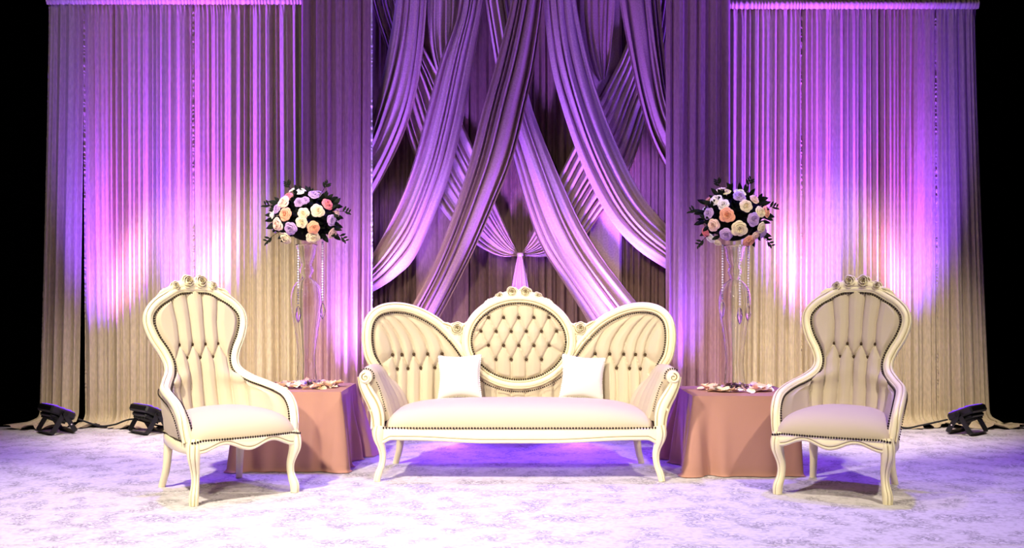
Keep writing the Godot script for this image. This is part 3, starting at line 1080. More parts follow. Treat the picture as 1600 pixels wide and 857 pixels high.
func build_sofa() -> void:
	var t := thing("sofa", "ivory carved settee with a buttoned oval centre back and two winged sides", "sofa", Vector3(0.04, 0, -5.80))
	var b := MB.new()
	var rp := rail_profile()
	# wing frames
	for s in [-1.0, 1.0]:
		var p2 := [[0.815, 0.545], [0.835, 0.590], [0.868, 0.66], [0.882, 0.765], [0.868, 0.86], [0.815, 0.918], [0.724, 0.936], [0.612, 0.912], [0.490, 0.845], [0.390, 0.748], [0.320, 0.655], [0.262, 0.565]]
		var pts := PackedVector3Array()
		for q in p2:
			pts.append(Vector3(q[0] * s, q[1], bz(q[0], q[1])))
		var path := cr(pts, 80)
		b = MB.new()
		b.sweep(path, PackedVector3Array([Vector3(-0.25 * s, 0.1, 1)]), rp[0], PackedFloat32Array([1.0]), rp[1])
		obj("wing_frame", b.mesh(), mats.ivory_paint, t)
		# nails on the inside of the frame
		var nl := PackedVector3Array()
		var cen := Vector2(0.60, 0.66)
		for i in range(4, 80):
			var a := path[maxi(i - 1, 0)]
			var d := path[mini(i + 1, 79)]
			var tg := Vector2((d.x - a.x) * s, d.y - a.y).normalized()
			var nrm := Vector2(tg.y, -tg.x)
			if nrm.dot(cen - Vector2(path[i].x * s, path[i].y)) < 0:
				nrm = -nrm
			var q := Vector2(path[i].x * s, path[i].y) + nrm * 0.033
			nl.append(Vector3(q.x * s, q.y, bz(q.x, q.y) + 0.016))
		stuff("nailhead_trim", nails(nl, PackedVector3Array([Vector3(-0.25 * s, 0.1, 1)]), 0.0135, 0.0060), mats.nail_metal, t)
		# wing upholstery
		var segs := PackedVector2Array()
		var btn := PackedVector2Array()
		var ux := [0.742, 0.690, 0.623, 0.543, 0.458]
		for k in 5:
			var q := Vector2(ux[k], 0.655)
			btn.append(q)
			var last := q
			for m in 8:      # each seam bends outwards towards the arch
				var f := (m + 1) / 8.0
				var nx := Vector2(lerpf(q.x, 0.30 + 0.70 * q.x + 0.10, f * f), q.y + 0.30 * f)
				segs.append_array([last, nx])
				last = nx
		var lx := [0.715, 0.655, 0.582, 0.500]
		for k in 4:
			var q := Vector2(lx[k], 0.572)
			btn.append(q)
			segs.append_array([q, Vector2(q.x, 0.34), q, Vector2(ux[k], 0.655), q, Vector2(ux[k + 1], 0.655)])
		segs.append_array([Vector2(0.80, 0.60), Vector2(0.78, 0.34), Vector2(0.742, 0.655), Vector2(0.80, 0.60), Vector2(0.458, 0.655), Vector2(0.395, 0.57), Vector2(0.395, 0.57), Vector2(0.39, 0.34)])
		# outline heights: upper edge of the padding over x
		var nu := 110
		var nv := 110
		var rows := []
		for i in nv:
			var v := i / (nv - 1.0)
			var r := PackedVector3Array()
			for j in nu:
				var u := j / (nu - 1.0)
				var x := lerpf(0.25, 0.868, u)
				var topy := wing_top(x)
				var y := lerpf(0.34, topy, v)
				var dd := 1e9
				for m in range(0, 76, 4):
					dd = minf(dd, segd(Vector2(x, y), Vector2(path[m].x * s, path[m].y), Vector2(path[m + 4].x * s, path[m + 4].y)))
				var edge := smoothstep(0.022, 0.075, dd)
				if y < 0.545 and x > 0.7:
					edge = 1.0
				var h := tuft(Vector2(x, y), segs, btn, 0.034, 0.024, 0.012) * edge
				r.append(Vector3(x * s, y, bz(x, y) + h - 0.006))
			rows.append(r)
		b = MB.new()
		b.grid(rows)
		obj("wing_back", b.mesh(), mats.linen, t)
		for q in btn:
			b = MB.new()
			b.ball(Vector3(q.x * s, q.y, bz(q.x, q.y) + 0.004), Vector3(0.0095, 0.0095, 0.006), 8, 6)
			obj("button", b.mesh(true), mats.button_cloth, t)
		# outside of the wing
		rows = []
		for i in 20:
			var v := i / 19.0
			var r := PackedVector3Array()
			for j in 30:
				var lim := lerpf(0.735, 0.872, smoothstep(0.54, 0.64, lerpf(0.25, 0.90, v)))
				var x := lerpf(0.0, lim, j / 29.0)
				var topy := maxf(wing_top(x), 0.45) + 0.01
				var y := lerpf(0.25, topy, v)
				r.append(Vector3(x * s, y, bz(x, y) - 0.028 - 0.03 * sin(PI * v)))
			rows.append(r)
		b = MB.new()
		b.grid(rows)
		obj("outside_back", b.mesh(), mats.linen, t)
		sofa_arm(t, s)
		# carved rose between the oval and the wing
		var cn := Vector3(0.368 * s, 0.800, bz(0.36, 0.80) + 0.012)
		var cb := MB.new()
		cb.ball(Vector3.ZERO, Vector3(0.075, 0.042, 0.014), 14, 8)
		cb.ball(Vector3(0.0, -0.05, 0.0), Vector3(0.030, 0.055, 0.014), 12, 8)
		var hold := obj("corner_carving", cb.mesh(), mats.ivory_paint, t)
		hold.position = cn
		var ro := obj("carved_rose", rose_mesh(51, true), mats.ivory_paint, hold)
		place(ro, Vector3(0, 0.006, 0.010), Vector3(0, 0.25, 1), Vector3.UP, 0.040)
		for q in [[0.025, 0.012, 0.45, 0.075], [-0.025, 0.012, PI - 0.45, 0.075], [0.02, -0.015, -0.9, 0.06], [-0.02, -0.015, PI + 0.9, 0.06], [0.0, -0.03, -PI / 2, 0.075]]:
			var lf := obj("carved_leaf", carved_leaf(q[3], 0.032, 0.016), mats.ivory_paint, hold)
			lf.transform = Transform3D(Basis(Vector3.BACK, q[2]), Vector3(q[0], q[1], 0.004))
	# oval frame
	var ring := PackedVector3Array()
	for k in 96:
		var a := TAU * k / 96
		var x := 0.313 * cos(a)
		var y := 0.729 + 0.258 * sin(a)
		ring.append(Vector3(x, y, bz(x, y) + 0.022))
	b = MB.new()
	b.sweep(ring, PackedVector3Array([Vector3(0, 0.1, 1)]), rp[0], PackedFloat32Array([1.05]), rp[1], true)
	obj("oval_frame", b.mesh(), mats.ivory_paint, t)
	var nr := PackedVector3Array()
	for k in 97:
		var a := TAU * k / 96
		nr.append(Vector3(0.281 * cos(a), 0.729 + 0.226 * sin(a), bz(0, 0.729 + 0.226 * sin(a)) + 0.040))
	stuff("nailhead_trim", nails(nr, PackedVector3Array([Vector3(0, 0.1, 1)]), 0.0135, 0.0062), mats.nail_metal, t)
	nr = PackedVector3Array()
	for k in 49:
		var a := PI + 0.35 + (PI - 0.7) * k / 48
		nr.append(Vector3(0.352 * cos(a), 0.725 + 0.294 * sin(a), bz(0, 0.44) + 0.042))
	stuff("nailhead_trim", nails(nr, PackedVector3Array([Vector3(0, 0.1, 1)]), 0.0125, 0.005), mats.nail_metal, t)
	# buttoned oval
	var segs := PackedVector2Array()
	var btn := PackedVector2Array()
	var sx := 0.0905
	for rrow in [[0.872, -2, 2, 0.0], [0.790, -3, 2, 0.5], [0.706, -2, 2, 0.0], [0.622, -2, 1, 0.5]]:
		for k in range(rrow[1], rrow[2] + 1):
			btn.append(Vector2((k + rrow[3]) * sx, rrow[0]))
	for i in btn.size():
		for j in range(i + 1, btn.size()):
			if absf(btn[i].y - btn[j].y) > 0.05 and btn[i].distance_to(btn[j]) < 0.105:
				segs.append_array([btn[i], btn[j]])
		if btn[i].y > 0.85:
			segs.append_array([btn[i], Vector2(btn[i].x * 1.05, 1.0)])
		if btn[i].y < 0.65:
			segs.append_array([btn[i], Vector2(btn[i].x * 0.97, 0.46)])
	for s in [-1.0, 1.0]:
		segs.append_array([Vector2(2.5 * sx * s, 0.790), Vector2(0.30 * s, 0.790), Vector2(2 * sx * s, 0.706), Vector2(0.30 * s, 0.635), Vector2(2.5 * sx * s, 0.790), Vector2(0.27 * s, 0.73)])
	var rows := []
	for i in 111:
		var r := PackedVector3Array()
		for j in 121:
			var u := j / 60.0 - 1.0
			var v := i / 55.0 - 1.0
			# square to disc
			var x := 0.292 * u * sqrt(1.0 - v * v / 2.0)
			var y := 0.729 + 0.238 * v * sqrt(1.0 - u * u / 2.0)
			var rad := sqrt(pow(x / 0.292, 2) + pow((y - 0.729) / 0.238, 2))
			var h := tuft(Vector2(x, y), segs, btn, 0.024, 0.024, 0.012) * smoothstep(1.0, 0.86, rad)
			r.append(Vector3(x, y, bz(x, y) + 0.010 + 0.028 * (1.0 - rad * rad) + h))
		rows.append(r)
	b = MB.new()
	b.grid(rows)
	obj("oval_back", b.mesh(), mats.linen, t)
	for q in btn:
		b = MB.new()
		var rad := sqrt(pow(q.x / 0.292, 2) + pow((q.y - 0.729) / 0.238, 2))
		b.ball(Vector3(q.x, q.y, bz(q.x, q.y) + 0.020 + 0.028 * (1.0 - rad * rad)), Vector3(0.0095, 0.0095, 0.006), 8, 6)
		obj("button", b.mesh(true), mats.button_cloth, t)
	# fluted lower back under the oval
	rows = []
	for i in 24:
		var r := PackedVector3Array()
		for j in 121:
			var x := lerpf(-0.36, 0.36, j / 120.0)
			var y := lerpf(0.33, 0.62, i / 23.0)
			r.append(Vector3(x, y, bz(x, y) - 0.004 + 0.022 * pow(absf(sin(PI * (x / 0.085 + 0.5))), 0.5)))
		rows.append(r)
	b = MB.new()
	b.grid(rows)
	obj("lower_back", b.mesh(), mats.linen, t)
	# outside of the oval
	b = MB.new()
	b.ball(Vector3(0, 0.729, bz(0, 0.729) - 0.012), Vector3(0.31, 0.255, 0.02), 32, 10)
	obj("outside_back", b.mesh(true), mats.linen, t)
	crest(t, Vector3(0, 1.000, bz(0, 1.0) + 0.012), 0.205, 0.050, 0.040, -0.072)
	# seat
	var hw := func(f: float) -> float: return lerpf(0.735, 0.742, f)
	var zf := func(u: float) -> float: return 0.285 - 0.02 * pow(absf(u), 6.0)
	obj("seat", cushion_mesh(hw, -0.31, zf, 0.286, 0.115, 0.018, 110, 44), mats.linen, t)
	# seat rail
	b = MB.new()
	var rows2 := []
	var cols2 := []
	var nl2 := PackedVector3Array()
	for i in 121:
		var u := i / 60.0 - 1.0
		var x := 0.745 * u
		var z := 0.276 - 0.015 * pow(absf(u), 6.0)
		var low := 0.207 + 0.016 * smoothstep(0.25, 0.8, absf(u)) - 0.022 * smoothstep(0.93, 1.0, absf(u))
		var prof := [[0.286, -0.02], [0.289, 0.0], [0.280, 0.012], [low + 0.034, 0.013], [low + 0.026, 0.014], [low + 0.022, 0.008], [low + 0.018, 0.014], [low + 0.006, 0.013], [low, 0.004], [low, -0.02]]
		var r := PackedVector3Array()
		var cl := PackedColorArray()
		for k in prof.size():
			r.append(Vector3(x, prof[k][0], z + prof[k][1]))
			cl.append(ANTIQUE if k == 5 else Color.WHITE)
		rows2.append(r)
		cols2.append(cl)
		nl2.append(Vector3(x * 0.985, 0.291, z + 0.016))
	b.grid(rows2, true, false, cols2)
	b.col = Color.WHITE
	for s in [-1.0, 1.0]:
		b.sweep(PackedVector3Array([Vector3(0.735 * s, 0.25, 0.25), Vector3(0.740 * s, 0.25, 0), Vector3(0.72 * s, 0.25, -0.30)]), PackedVector3Array([Vector3.UP]), PackedVector2Array([Vector2(-0.016, -0.030), Vector2(-0.016, 0.034), Vector2(0.016, 0.034), Vector2(0.016, -0.030)]), PackedFloat32Array([1.0]))
	b.sweep(PackedVector3Array([Vector3(-0.72, 0.25, -0.31), Vector3(0, 0.25, -0.32), Vector3(0.72, 0.25, -0.31)]), PackedVector3Array([Vector3.UP]), PackedVector2Array([Vector2(-0.014, -0.030), Vector2(-0.014, 0.034), Vector2(0.014, 0.034), Vector2(0.014, -0.030)]), PackedFloat32Array([1.0]))
	obj("seat_rail", b.mesh(), mats.ivory_paint, t)
	stuff("nailhead_trim", nails(nl2, PackedVector3Array([Vector3(0, 0.1, 1)]), 0.0165, 0.0062), mats.nail_metal, t)
	for s in [-1.0, 1.0]:
		b = MB.new()
		cabriole(b, Vector3(0.752 * s, 0.300, 0.250), Vector3(0.70 * s, 0, 0.71), PackedFloat32Array([0.006, 0.014, 0.010, -0.004, -0.014, -0.014, -0.004, 0.016, 0.026]), PackedFloat32Array([0.030, 0.033, 0.028, 0.0215, 0.0185, 0.017, 0.0165, 0.018, 0.017]), 0.300)
		obj("front_leg", b.mesh(), mats.ivory_paint, t)
	for s in [-1.0, 1.0]:
		b = MB.new()
		b.tube(cr(PackedVector3Array([Vector3(0.690 * s, 0.260, -0.272), Vector3(0.698 * s, 0.18, -0.278), Vector3(0.712 * s, 0.08, -0.295), Vector3(0.735 * s, 0.0, -0.325)]), 14), PackedFloat32Array([0.028, 0.028, 0.027, 0.026, 0.026, 0.025, 0.024, 0.023, 0.022, 0.021, 0.021, 0.020, 0.020, 0.020]), 10, 0.9)
		obj("rear_leg", b.mesh(), mats.ivory_paint, t)
	# two cushions lean on the back
	pillow(Vector3(-0.305, 0.402, -5.985), 0.04, -0.10, "white knitted cushion with pompom edge on the left half of the settee seat", 61)
	pillow(Vector3(0.405, 0.398, -5.985), -0.10, 0.08, "white knitted cushion with pompom edge on the right half of the settee seat", 62)

func wing_top(x: float) -> float:
	# upper edge of the wing padding, slightly under the frame's centre line
	if x < 0.262:
		return 0.565
	var keys := [[0.262, 0.565], [0.320, 0.655], [0.390, 0.748], [0.490, 0.845], [0.612, 0.912], [0.724, 0.936], [0.800, 0.922], [0.845, 0.886], [0.868, 0.850], [0.90, 0.80]]
	for k in keys.size() - 1:
		if x <= keys[k + 1][0]:
			return lerpf(keys[k][1], keys[k + 1][1], (x - keys[k][0]) / (keys[k + 1][0] - keys[k][0]))
	return 0.8

func spiral(c: Vector3, r0: float, r1: float, a0: float, turns: float, s: float, n := 30) -> PackedVector3Array:
	var p := PackedVector3Array()
	for i in n:
		var f := i / (n - 1.0)
		var a := a0 + turns * TAU * f
		var r := lerpf(r0, r1, f)
		p.append(c + Vector3(cos(a) * r * s, sin(a) * r, 0))
	return p

func sofa_arm(t: Node3D, s: float) -> void:
	# upholstered roll: section in xy, lofted from the scroll back into the wing
	var sec := PackedVector3Array([Vector3(0.690, 0.29, 0), Vector3(0.722, 0.42, 0), Vector3(0.748, 0.49, 0), Vector3(0.772, 0.545, 0), Vector3(0.792, 0.590, 0), Vector3(0.822, 0.618, 0), Vector3(0.855, 0.606, 0), Vector3(0.872, 0.575, 0), Vector3(0.862, 0.545, 0), Vector3(0.836, 0.53, 0), Vector3(0.800, 0.46, 0), Vector3(0.766, 0.38, 0), Vector3(0.750, 0.27, 0)])
	var sp := cr(sec, 48)
	var b := MB.new()
	var rows := []
	for i in 40:
		var f := i / 39.0
		var z := lerpf(0.192, -0.22, f)
		var front := sqrt(1.0 - pow(1.0 - clampf(f / 0.18, 0, 1), 2.0))
		var r := PackedVector3Array()
		for p in sp:
			var q := p
			q = Vector3(0.81, 0.48, 0).lerp(q, lerpf(0.82, 1.0, front))
			if p.x < 0.79 or f > 0.6:
				var inner := smoothstep(0.80, 0.70, p.x)
				q.x -= 0.05 * inner * f * f
			q.y -= 0.012 * smoothstep(0.3, 1.0, f) * smoothstep(0.4, 0.6, p.y)
			var ch := 0.010 * pow(absf(sin(PI * (f * 4.2 + 0.2))), 0.5) * smoothstep(0.86, 0.78, p.x) * smoothstep(0.05, 0.15, f)
			q.x -= ch
			r.append(Vector3(q.x * s, q.y, z + 0.012 * front))
		rows.append(r)
	b.grid(rows)
	b.fan(rows[0], Vector3(0.80 * s, 0.47, 0.196))
	obj("arm_pad", b.mesh(), mats.linen, t)
	# carved arm post with a scroll at both ends
	b = MB.new()
	var post := cr(PackedVector3Array([Vector3(0.858, 0.566, 0), Vector3(0.846, 0.520, 0), Vector3(0.822, 0.470, 0), Vector3(0.796, 0.425, 0), Vector3(0.778, 0.385, 0), Vector3(0.768, 0.345, 0), Vector3(0.764, 0.300, 0), Vector3(0.762, 0.255, 0)]), 36)
	var pp := PackedVector3Array()
	for q in post:
		pp.append(Vector3(q.x * s, q.y, 0.222 + 0.03 * smoothstep(0.45, 0.28, q.y)))
	var prof := PackedVector2Array([Vector2(-1, -0.7), Vector2(-1.05, 0.3), Vector2(-0.8, 0.75), Vector2(-0.55, 0.6), Vector2(-0.3, 0.85), Vector2(0.1, 0.95), Vector2(0.5, 0.85), Vector2(0.72, 0.66), Vector2(0.85, 0.75), Vector2(1.05, 0.3), Vector2(1, -0.7)])
	var cl := PackedColorArray()
	for i in prof.size():
		cl.append(ANTIQUE if i == 3 or i == 7 else Color.WHITE)
	var sc := PackedFloat32Array()
	for i in 36:
		sc.append(c1(PackedFloat32Array([0.024, 0.028, 0.033, 0.036, 0.036, 0.034, 0.031, 0.030]), i / 35.0))
	b.sweep(pp, PackedVector3Array([Vector3(0, 0, 1)]), prof, sc, cl)
	# scroll discs and raised volutes
	for q in [[0.836, 0.560, 0.036, 0.5], [0.782, 0.372, 0.030, 0.5]]:
		b.xf = Transform3D(Basis(Vector3.RIGHT, PI / 2), Vector3(q[0] * s, q[1], 0.222))
		b.lathe(PackedVector2Array([Vector2(0, -0.024), Vector2(q[2] * 0.9, -0.024), Vector2(q[2], -0.014), Vector2(q[2], 0.018), Vector2(q[2] * 0.92, 0.024), Vector2(0, 0.026)]), 24)
		b.xf = Transform3D()
		var sp2 := spiral(Vector3(q[0] * s, q[1], 0.250), q[2] * 0.86, q[2] * 0.22, PI * 0.5, -1.35, s)
		b.col = Color.WHITE
		var rr := PackedFloat32Array()
		for i in 30:
			rr.append(lerpf(0.0075, 0.005, i / 29.0))
		b.tube(sp2, rr, 8)
		b.col = ANTIQUE
		var sp3 := spiral(Vector3(q[0] * s, q[1], 0.247), q[2] * 0.62, q[2] * 0.16, PI * 0.5, -1.2, s)
		b.tube(sp3, PackedFloat32Array([0.0035]), 6)
		b.col = Color.WHITE
	obj("arm_post", b.mesh(), mats.ivory_paint, t)
	var nl := PackedVector3Array()
	for i in 20:
		var a := lerpf(-0.15, PI * 0.72, i / 19.0)
		nl.append(Vector3((0.836 - 0.044 * cos(a)) * s, 0.562 + 0.044 * sin(a), 0.214))
	stuff("nailhead_trim", nails(nl, PackedVector3Array([Vector3(0, 0.2, 1)]), 0.0125, 0.005), mats.nail_metal, t)
	nl = PackedVector3Array()
	for i in 20:
		var f := i / 19.0
		nl.append(Vector3(lerpf(0.778, 0.728, pow(f, 0.8)) * s, lerpf(0.53, 0.37, f), 0.212))
	stuff("nailhead_trim", nails(nl, PackedVector3Array([Vector3(-0.3 * s, 0.1, 1)]), 0.0125, 0.004), mats.nail_metal, t)

func pillow(at: Vector3, roll: float, yaw: float, label: String, sd: int) -> void:
	var t := thing("cushion", label, "cushion", at, yaw)
	var h := 0.126
	var bs := Basis(Vector3.BACK, roll) * Basis(Vector3.RIGHT, -0.24)
	var rows := []
	var n := 34
	var edge := PackedVector3Array()
	for side in [1.0, -1.0]:
		rows = []
		for i in n:
			var v := sin(PI / 2 * (i / (n - 1.0) * 2.0 - 1.0))
			var r := PackedVector3Array()
			for j in n:
				var u := sin(PI / 2 * (j / (n - 1.0) * 2.0 - 1.0))
				var k := maxf(0.0, (1 - u * u) * (1 - v * v))
				var pin := 1.0 - 0.10 * (1.0 - pow(absf(u * v), 1.5)) * maxf(absf(u), absf(v))
				r.append(bs * Vector3(u * h * pin, h + v * h * pin, side * 0.058 * pow(k, 0.45)))
			rows.append(r)
		var b := MB.new()
		b.grid(rows)
		obj("cover", b.mesh(), mats.white_knit, t)
	var p := PackedVector3Array()
	for i in n:
		p.append(rows[0][i])
	for i in n:
		p.append(rows[i][n - 1])
	for i in n:
		p.append(rows[n - 1][n - 1 - i])
	for i in n:
		p.append(rows[n - 1 - i][0])
	var ev := even(p, 0.012)
	var fr := MB.new()
	for q in ev:
		fr.ball(q, Vector3(0.0068, 0.0068, 0.0068), 6, 4)
	stuff("pompom_edge", fr.mesh(true), mats.white_knit, t)

# ------------------------------------------------------------------ draped tables
func table_cloth(b: MB, hx: float, hz: float, h: float, sd: float, flares: Array, puff: float) -> void:
	# walked round the square; flares per corner: +x+z, -x+z, -x-z, +x-z
	var n := 480
	var rows := []
	var cs := [Vector2(1, 1), Vector2(-1, 1), Vector2(-1, -1), Vector2(1, -1)]
	for i in 44:
		var t := i / 43.0
		var r := PackedVector3Array()
		var rad := lerpf(0.012, 0.05, t)
		for j in n:
			var sp := 4.0 * j / n
			var k := int(sp)
			var f := sp - k
			var c: Vector2 = cs[k]
			var e: Vector2 = cs[(k + 1) % 4]
			var p := Vector2(c.x * hx, c.y * hz).lerp(Vector2(e.x * hx, e.y * hz), f)
			var nrm := ((c + e) / 2).normalized()
			var cc := Vector2(clampf(p.x, -hx + rad, hx - rad), clampf(p.y, -hz + rad, hz - rad))
			var v := p - cc
			if absf(v.x) > 1e-5 and absf(v.y) > 1e-5:
				nrm = v.normalized()
				p = cc + nrm * rad
			var near := f < 0.5
			var sdist := (f if near else 1.0 - f) * 2.0 * hx
			var fl: float = flares[k if near else (k + 1) % 4]
			var side := 1.0 if near else -1.0
			var wav := dn.get_noise_2d(sp * 230.0 + sd * 50.0, t * 26.0)
			var d := puff * pow(t, 1.1) * (0.8 + 1.2 * wav)
			d += fl * pow(t, 1.25) * exp(-pow(sdist / 0.055, 2.0))
			d -= fl * 0.42 * pow(t, 0.9) * exp(-pow((sdist - 0.105 - 0.015 * side) / 0.034, 2.0))
			d += fl * 0.30 * pow(t, 1.1) * exp(-pow((sdist - 0.165) / 0.04, 2.0))
			if fl > 0.12:      # bunched corner
				d += 0.030 * t * sin(sdist * 75.0 + 5.0 * wav + t * 2.0) * exp(-sdist / 0.20)
			var y := h * (1.0 - t)
			if t < 0.025:
				y = h
				d = 0.0
			if t > 0.93:
				d += (t - 0.93) * 0.22 * (0.7 + wav)
				y = maxf(0.006, h * (1.0 - t) - 0.01) if t < 0.99 else 0.004
			r.append(Vector3(p.x + nrm.x * d, y, p.y + nrm.y * d))
		rows.append(r)
	b.grid(rows, true)
	var lid := []
	for k in 8:
		var f := k / 7.0
		var r := PackedVector3Array()
		for j in n:
			var p: Vector3 = rows[0][j]
			r.append(Vector3(p.x * f, h + 0.0005 * (1 - f), p.z * f))
		lid.append(r)
	b.grid(lid, true)

func petal_mesh(sd: int) -> ArrayMesh:
	var g := RandomNumberGenerator.new()
	g.seed = sd
	var b := MB.new()
	var rows := []
	var curl := g.randf_range(0.25, 0.6)
	for i in 6:
		var v := i / 5.0
		var r := PackedVector3Array()
		for j in 6:
			var u := j / 5.0 * 2 - 1
			var w := 0.021 * sin(PI * clampf(0.12 + 0.80 * v, 0, 1))
			r.append(Vector3(u * w, 0.002 + 0.016 * curl * u * u + 0.026 * curl * pow(v, 2.2) * (1 - 0.3 * u), (v - 0.5) * 0.042))
		rows.append(r)
	b.grid(rows)
	b.col = Color(1, 0.95, 0.9)
	return b.mesh()

func build_tables() -> void:
	var petals := []
	for k in 4:
		petals.append(petal_mesh(90 + k))
	for side in [-1.0, 1.0]:
		var c := Vector3(-1.275, 0, -6.11) if side < 0 else Vector3(1.305, 0, -5.985)
		var hgt := 0.455 if side < 0 else 0.446
		var where := "left" if side < 0 else "right"
		var t := thing("draped_table", "low square table under a blush floor-length cloth beside the %s armchair" % where, "table", c)
		var b := MB.new()
		if side < 0:
			table_cloth(b, 0.302, 0.282, hgt, 1.7, [0.075, 0.06, 0.05, 0.20], 0.014)
		else:
			table_cloth(b, 0.300, 0.298, hgt, 4.1, [0.02, 0.085, 0.16, 0.05], 0.014)
		obj("tablecloth", b.mesh(), mats.blush_cloth, t)
		var vz := Vector3(c.x, hgt, -6.12) if side < 0 else Vector3(c.x - 0.005, hgt, -6.02)
		vz.x = (479.0 - 800.0) * 6.12 / FOC if side < 0 else (1148.0 - 800.0) * 6.02 / FOC
		vase(vz + Vector3(0, 0.001, 0), where)
		# scattered petals
		var g := RandomNumberGenerator.new()
		g.seed = 5 if side < 0 else 6
		var kinds := [["cream", mats.rose_cream], ["white", mats.rose_white], ["blush pink", mats.rose_blush], ["peach", mats.petal_peach]]
		for k in 84:
			var a := g.randf() * TAU
			var r := sqrt(g.randf_range(0.36, 1.0))
			var p := Vector3(clampf(vz.x + cos(a) * r * 0.20, c.x - 0.27, c.x + 0.27), hgt + 0.003 + 0.005 * (k % 4), vz.z + 0.02 + sin(a) * r * 0.15)
			var kd: Array = kinds[[0, 1, 2, 0, 1, 2, 0, 3][k % 8]]
			var o := obj("rose_petal", petals[k % 4], kd[1])
			o.transform = Transform3D(Basis.from_euler(Vector3(g.randf_range(-0.35, 0.35), g.randf() * TAU, g.randf_range(-0.35, 0.35))).scaled(Vector3.ONE * g.randf_range(0.95, 1.4)), p)
			tag(o, "%s rose petal scattered round the foot of the %s glass vase" % [kd[0], where], "petal", "%s petals on the %s table" % [kd[0], where])

func vase(at: Vector3, where: String) -> void:
	var t := thing("vase", "tall waisted clear glass vase on the %s blush table" % where, "vase", at)
	var prof := [[0.0, 0.0], [0.060, 0.0], [0.068, 0.008], [0.063, 0.03], [0.054, 0.13], [0.053, 0.18], [0.060, 0.26], [0.072, 0.35], [0.086, 0.43], [0.093, 0.50], [0.092, 0.545], [0.082, 0.59], [0.060, 0.625], [0.036, 0.645], [0.027, 0.655], [0.030, 0.668], [0.040, 0.685], [0.041, 0.70], [0.036, 0.715], [0.031, 0.728], [0.036, 0.745], [0.046, 0.77], [0.052, 0.80], [0.057, 0.83], [0.066, 0.852]]
	var pts := PackedVector3Array()
	for q in prof:
		pts.append(Vector3(q[0], q[1], 0))
	var sm := PackedVector2Array()
	for p in cr(pts, 80):
		sm.append(Vector2(maxf(p.x, 0.0), p.y))
	var all := PackedVector2Array()
	all.append_array(sm)
	var n := sm.size()
	for k in n - 4:
		var i := n - 1 - k
		all.append(Vector2(maxf(sm[i].x - 0.0035, 0.0), maxf(sm[i].y, 0.014)))
	all.append(Vector2(0, 0.014))
	var b := MB.new()
	b.lathe(all, 48)
	obj("glass_body", b.mesh(true), mats.glass, t)

func strand(at: Vector3, len: float, label: String, group: String) -> void:
	var t := thing("crystal_strand", label, "bead strand", at, 0, group)
	var b := MB.new()
	var n := int(len / 0.0155)
	for k in n:
		b.ball(Vector3(0, -k * 0.0155, 0), Vector3(0.0062, 0.0068, 0.0062), 8, 6)
	stuff("bead_row", b.mesh(true), mats.bead_crystal, t)
	b = MB.new()
	var y := -n * 0.0155
	b.lathe(PackedVector2Array([Vector2(0, y), Vector2(0.010, y - 0.012), Vector2(0.016, y - 0.04), Vector2(0.017, y - 0.055), Vector2(0.012, y - 0.078), Vector2(0.004, y - 0.095), Vector2(0, y - 0.102)]), 7)
	obj("pendant", b.mesh(true), mats.glass, t)

# ------------------------------------------------------------------ flowers
func leaf_mesh() -> ArrayMesh:      # along +y, unit length
	var b := MB.new()
	var rows := []
	for i in 7:
		var v := i / 6.0
		var r := PackedVector3Array()
		for j in 3:
			var u := j - 1.0
			r.append(Vector3(u * 0.20 * pow(sin(PI * clampf(v * 0.97 + 0.03, 0, 1)), 0.8), v, 0.06 * absf(u) + 0.14 * v * v))
		rows.append(r)
	b.grid(rows)
	return b.mesh()

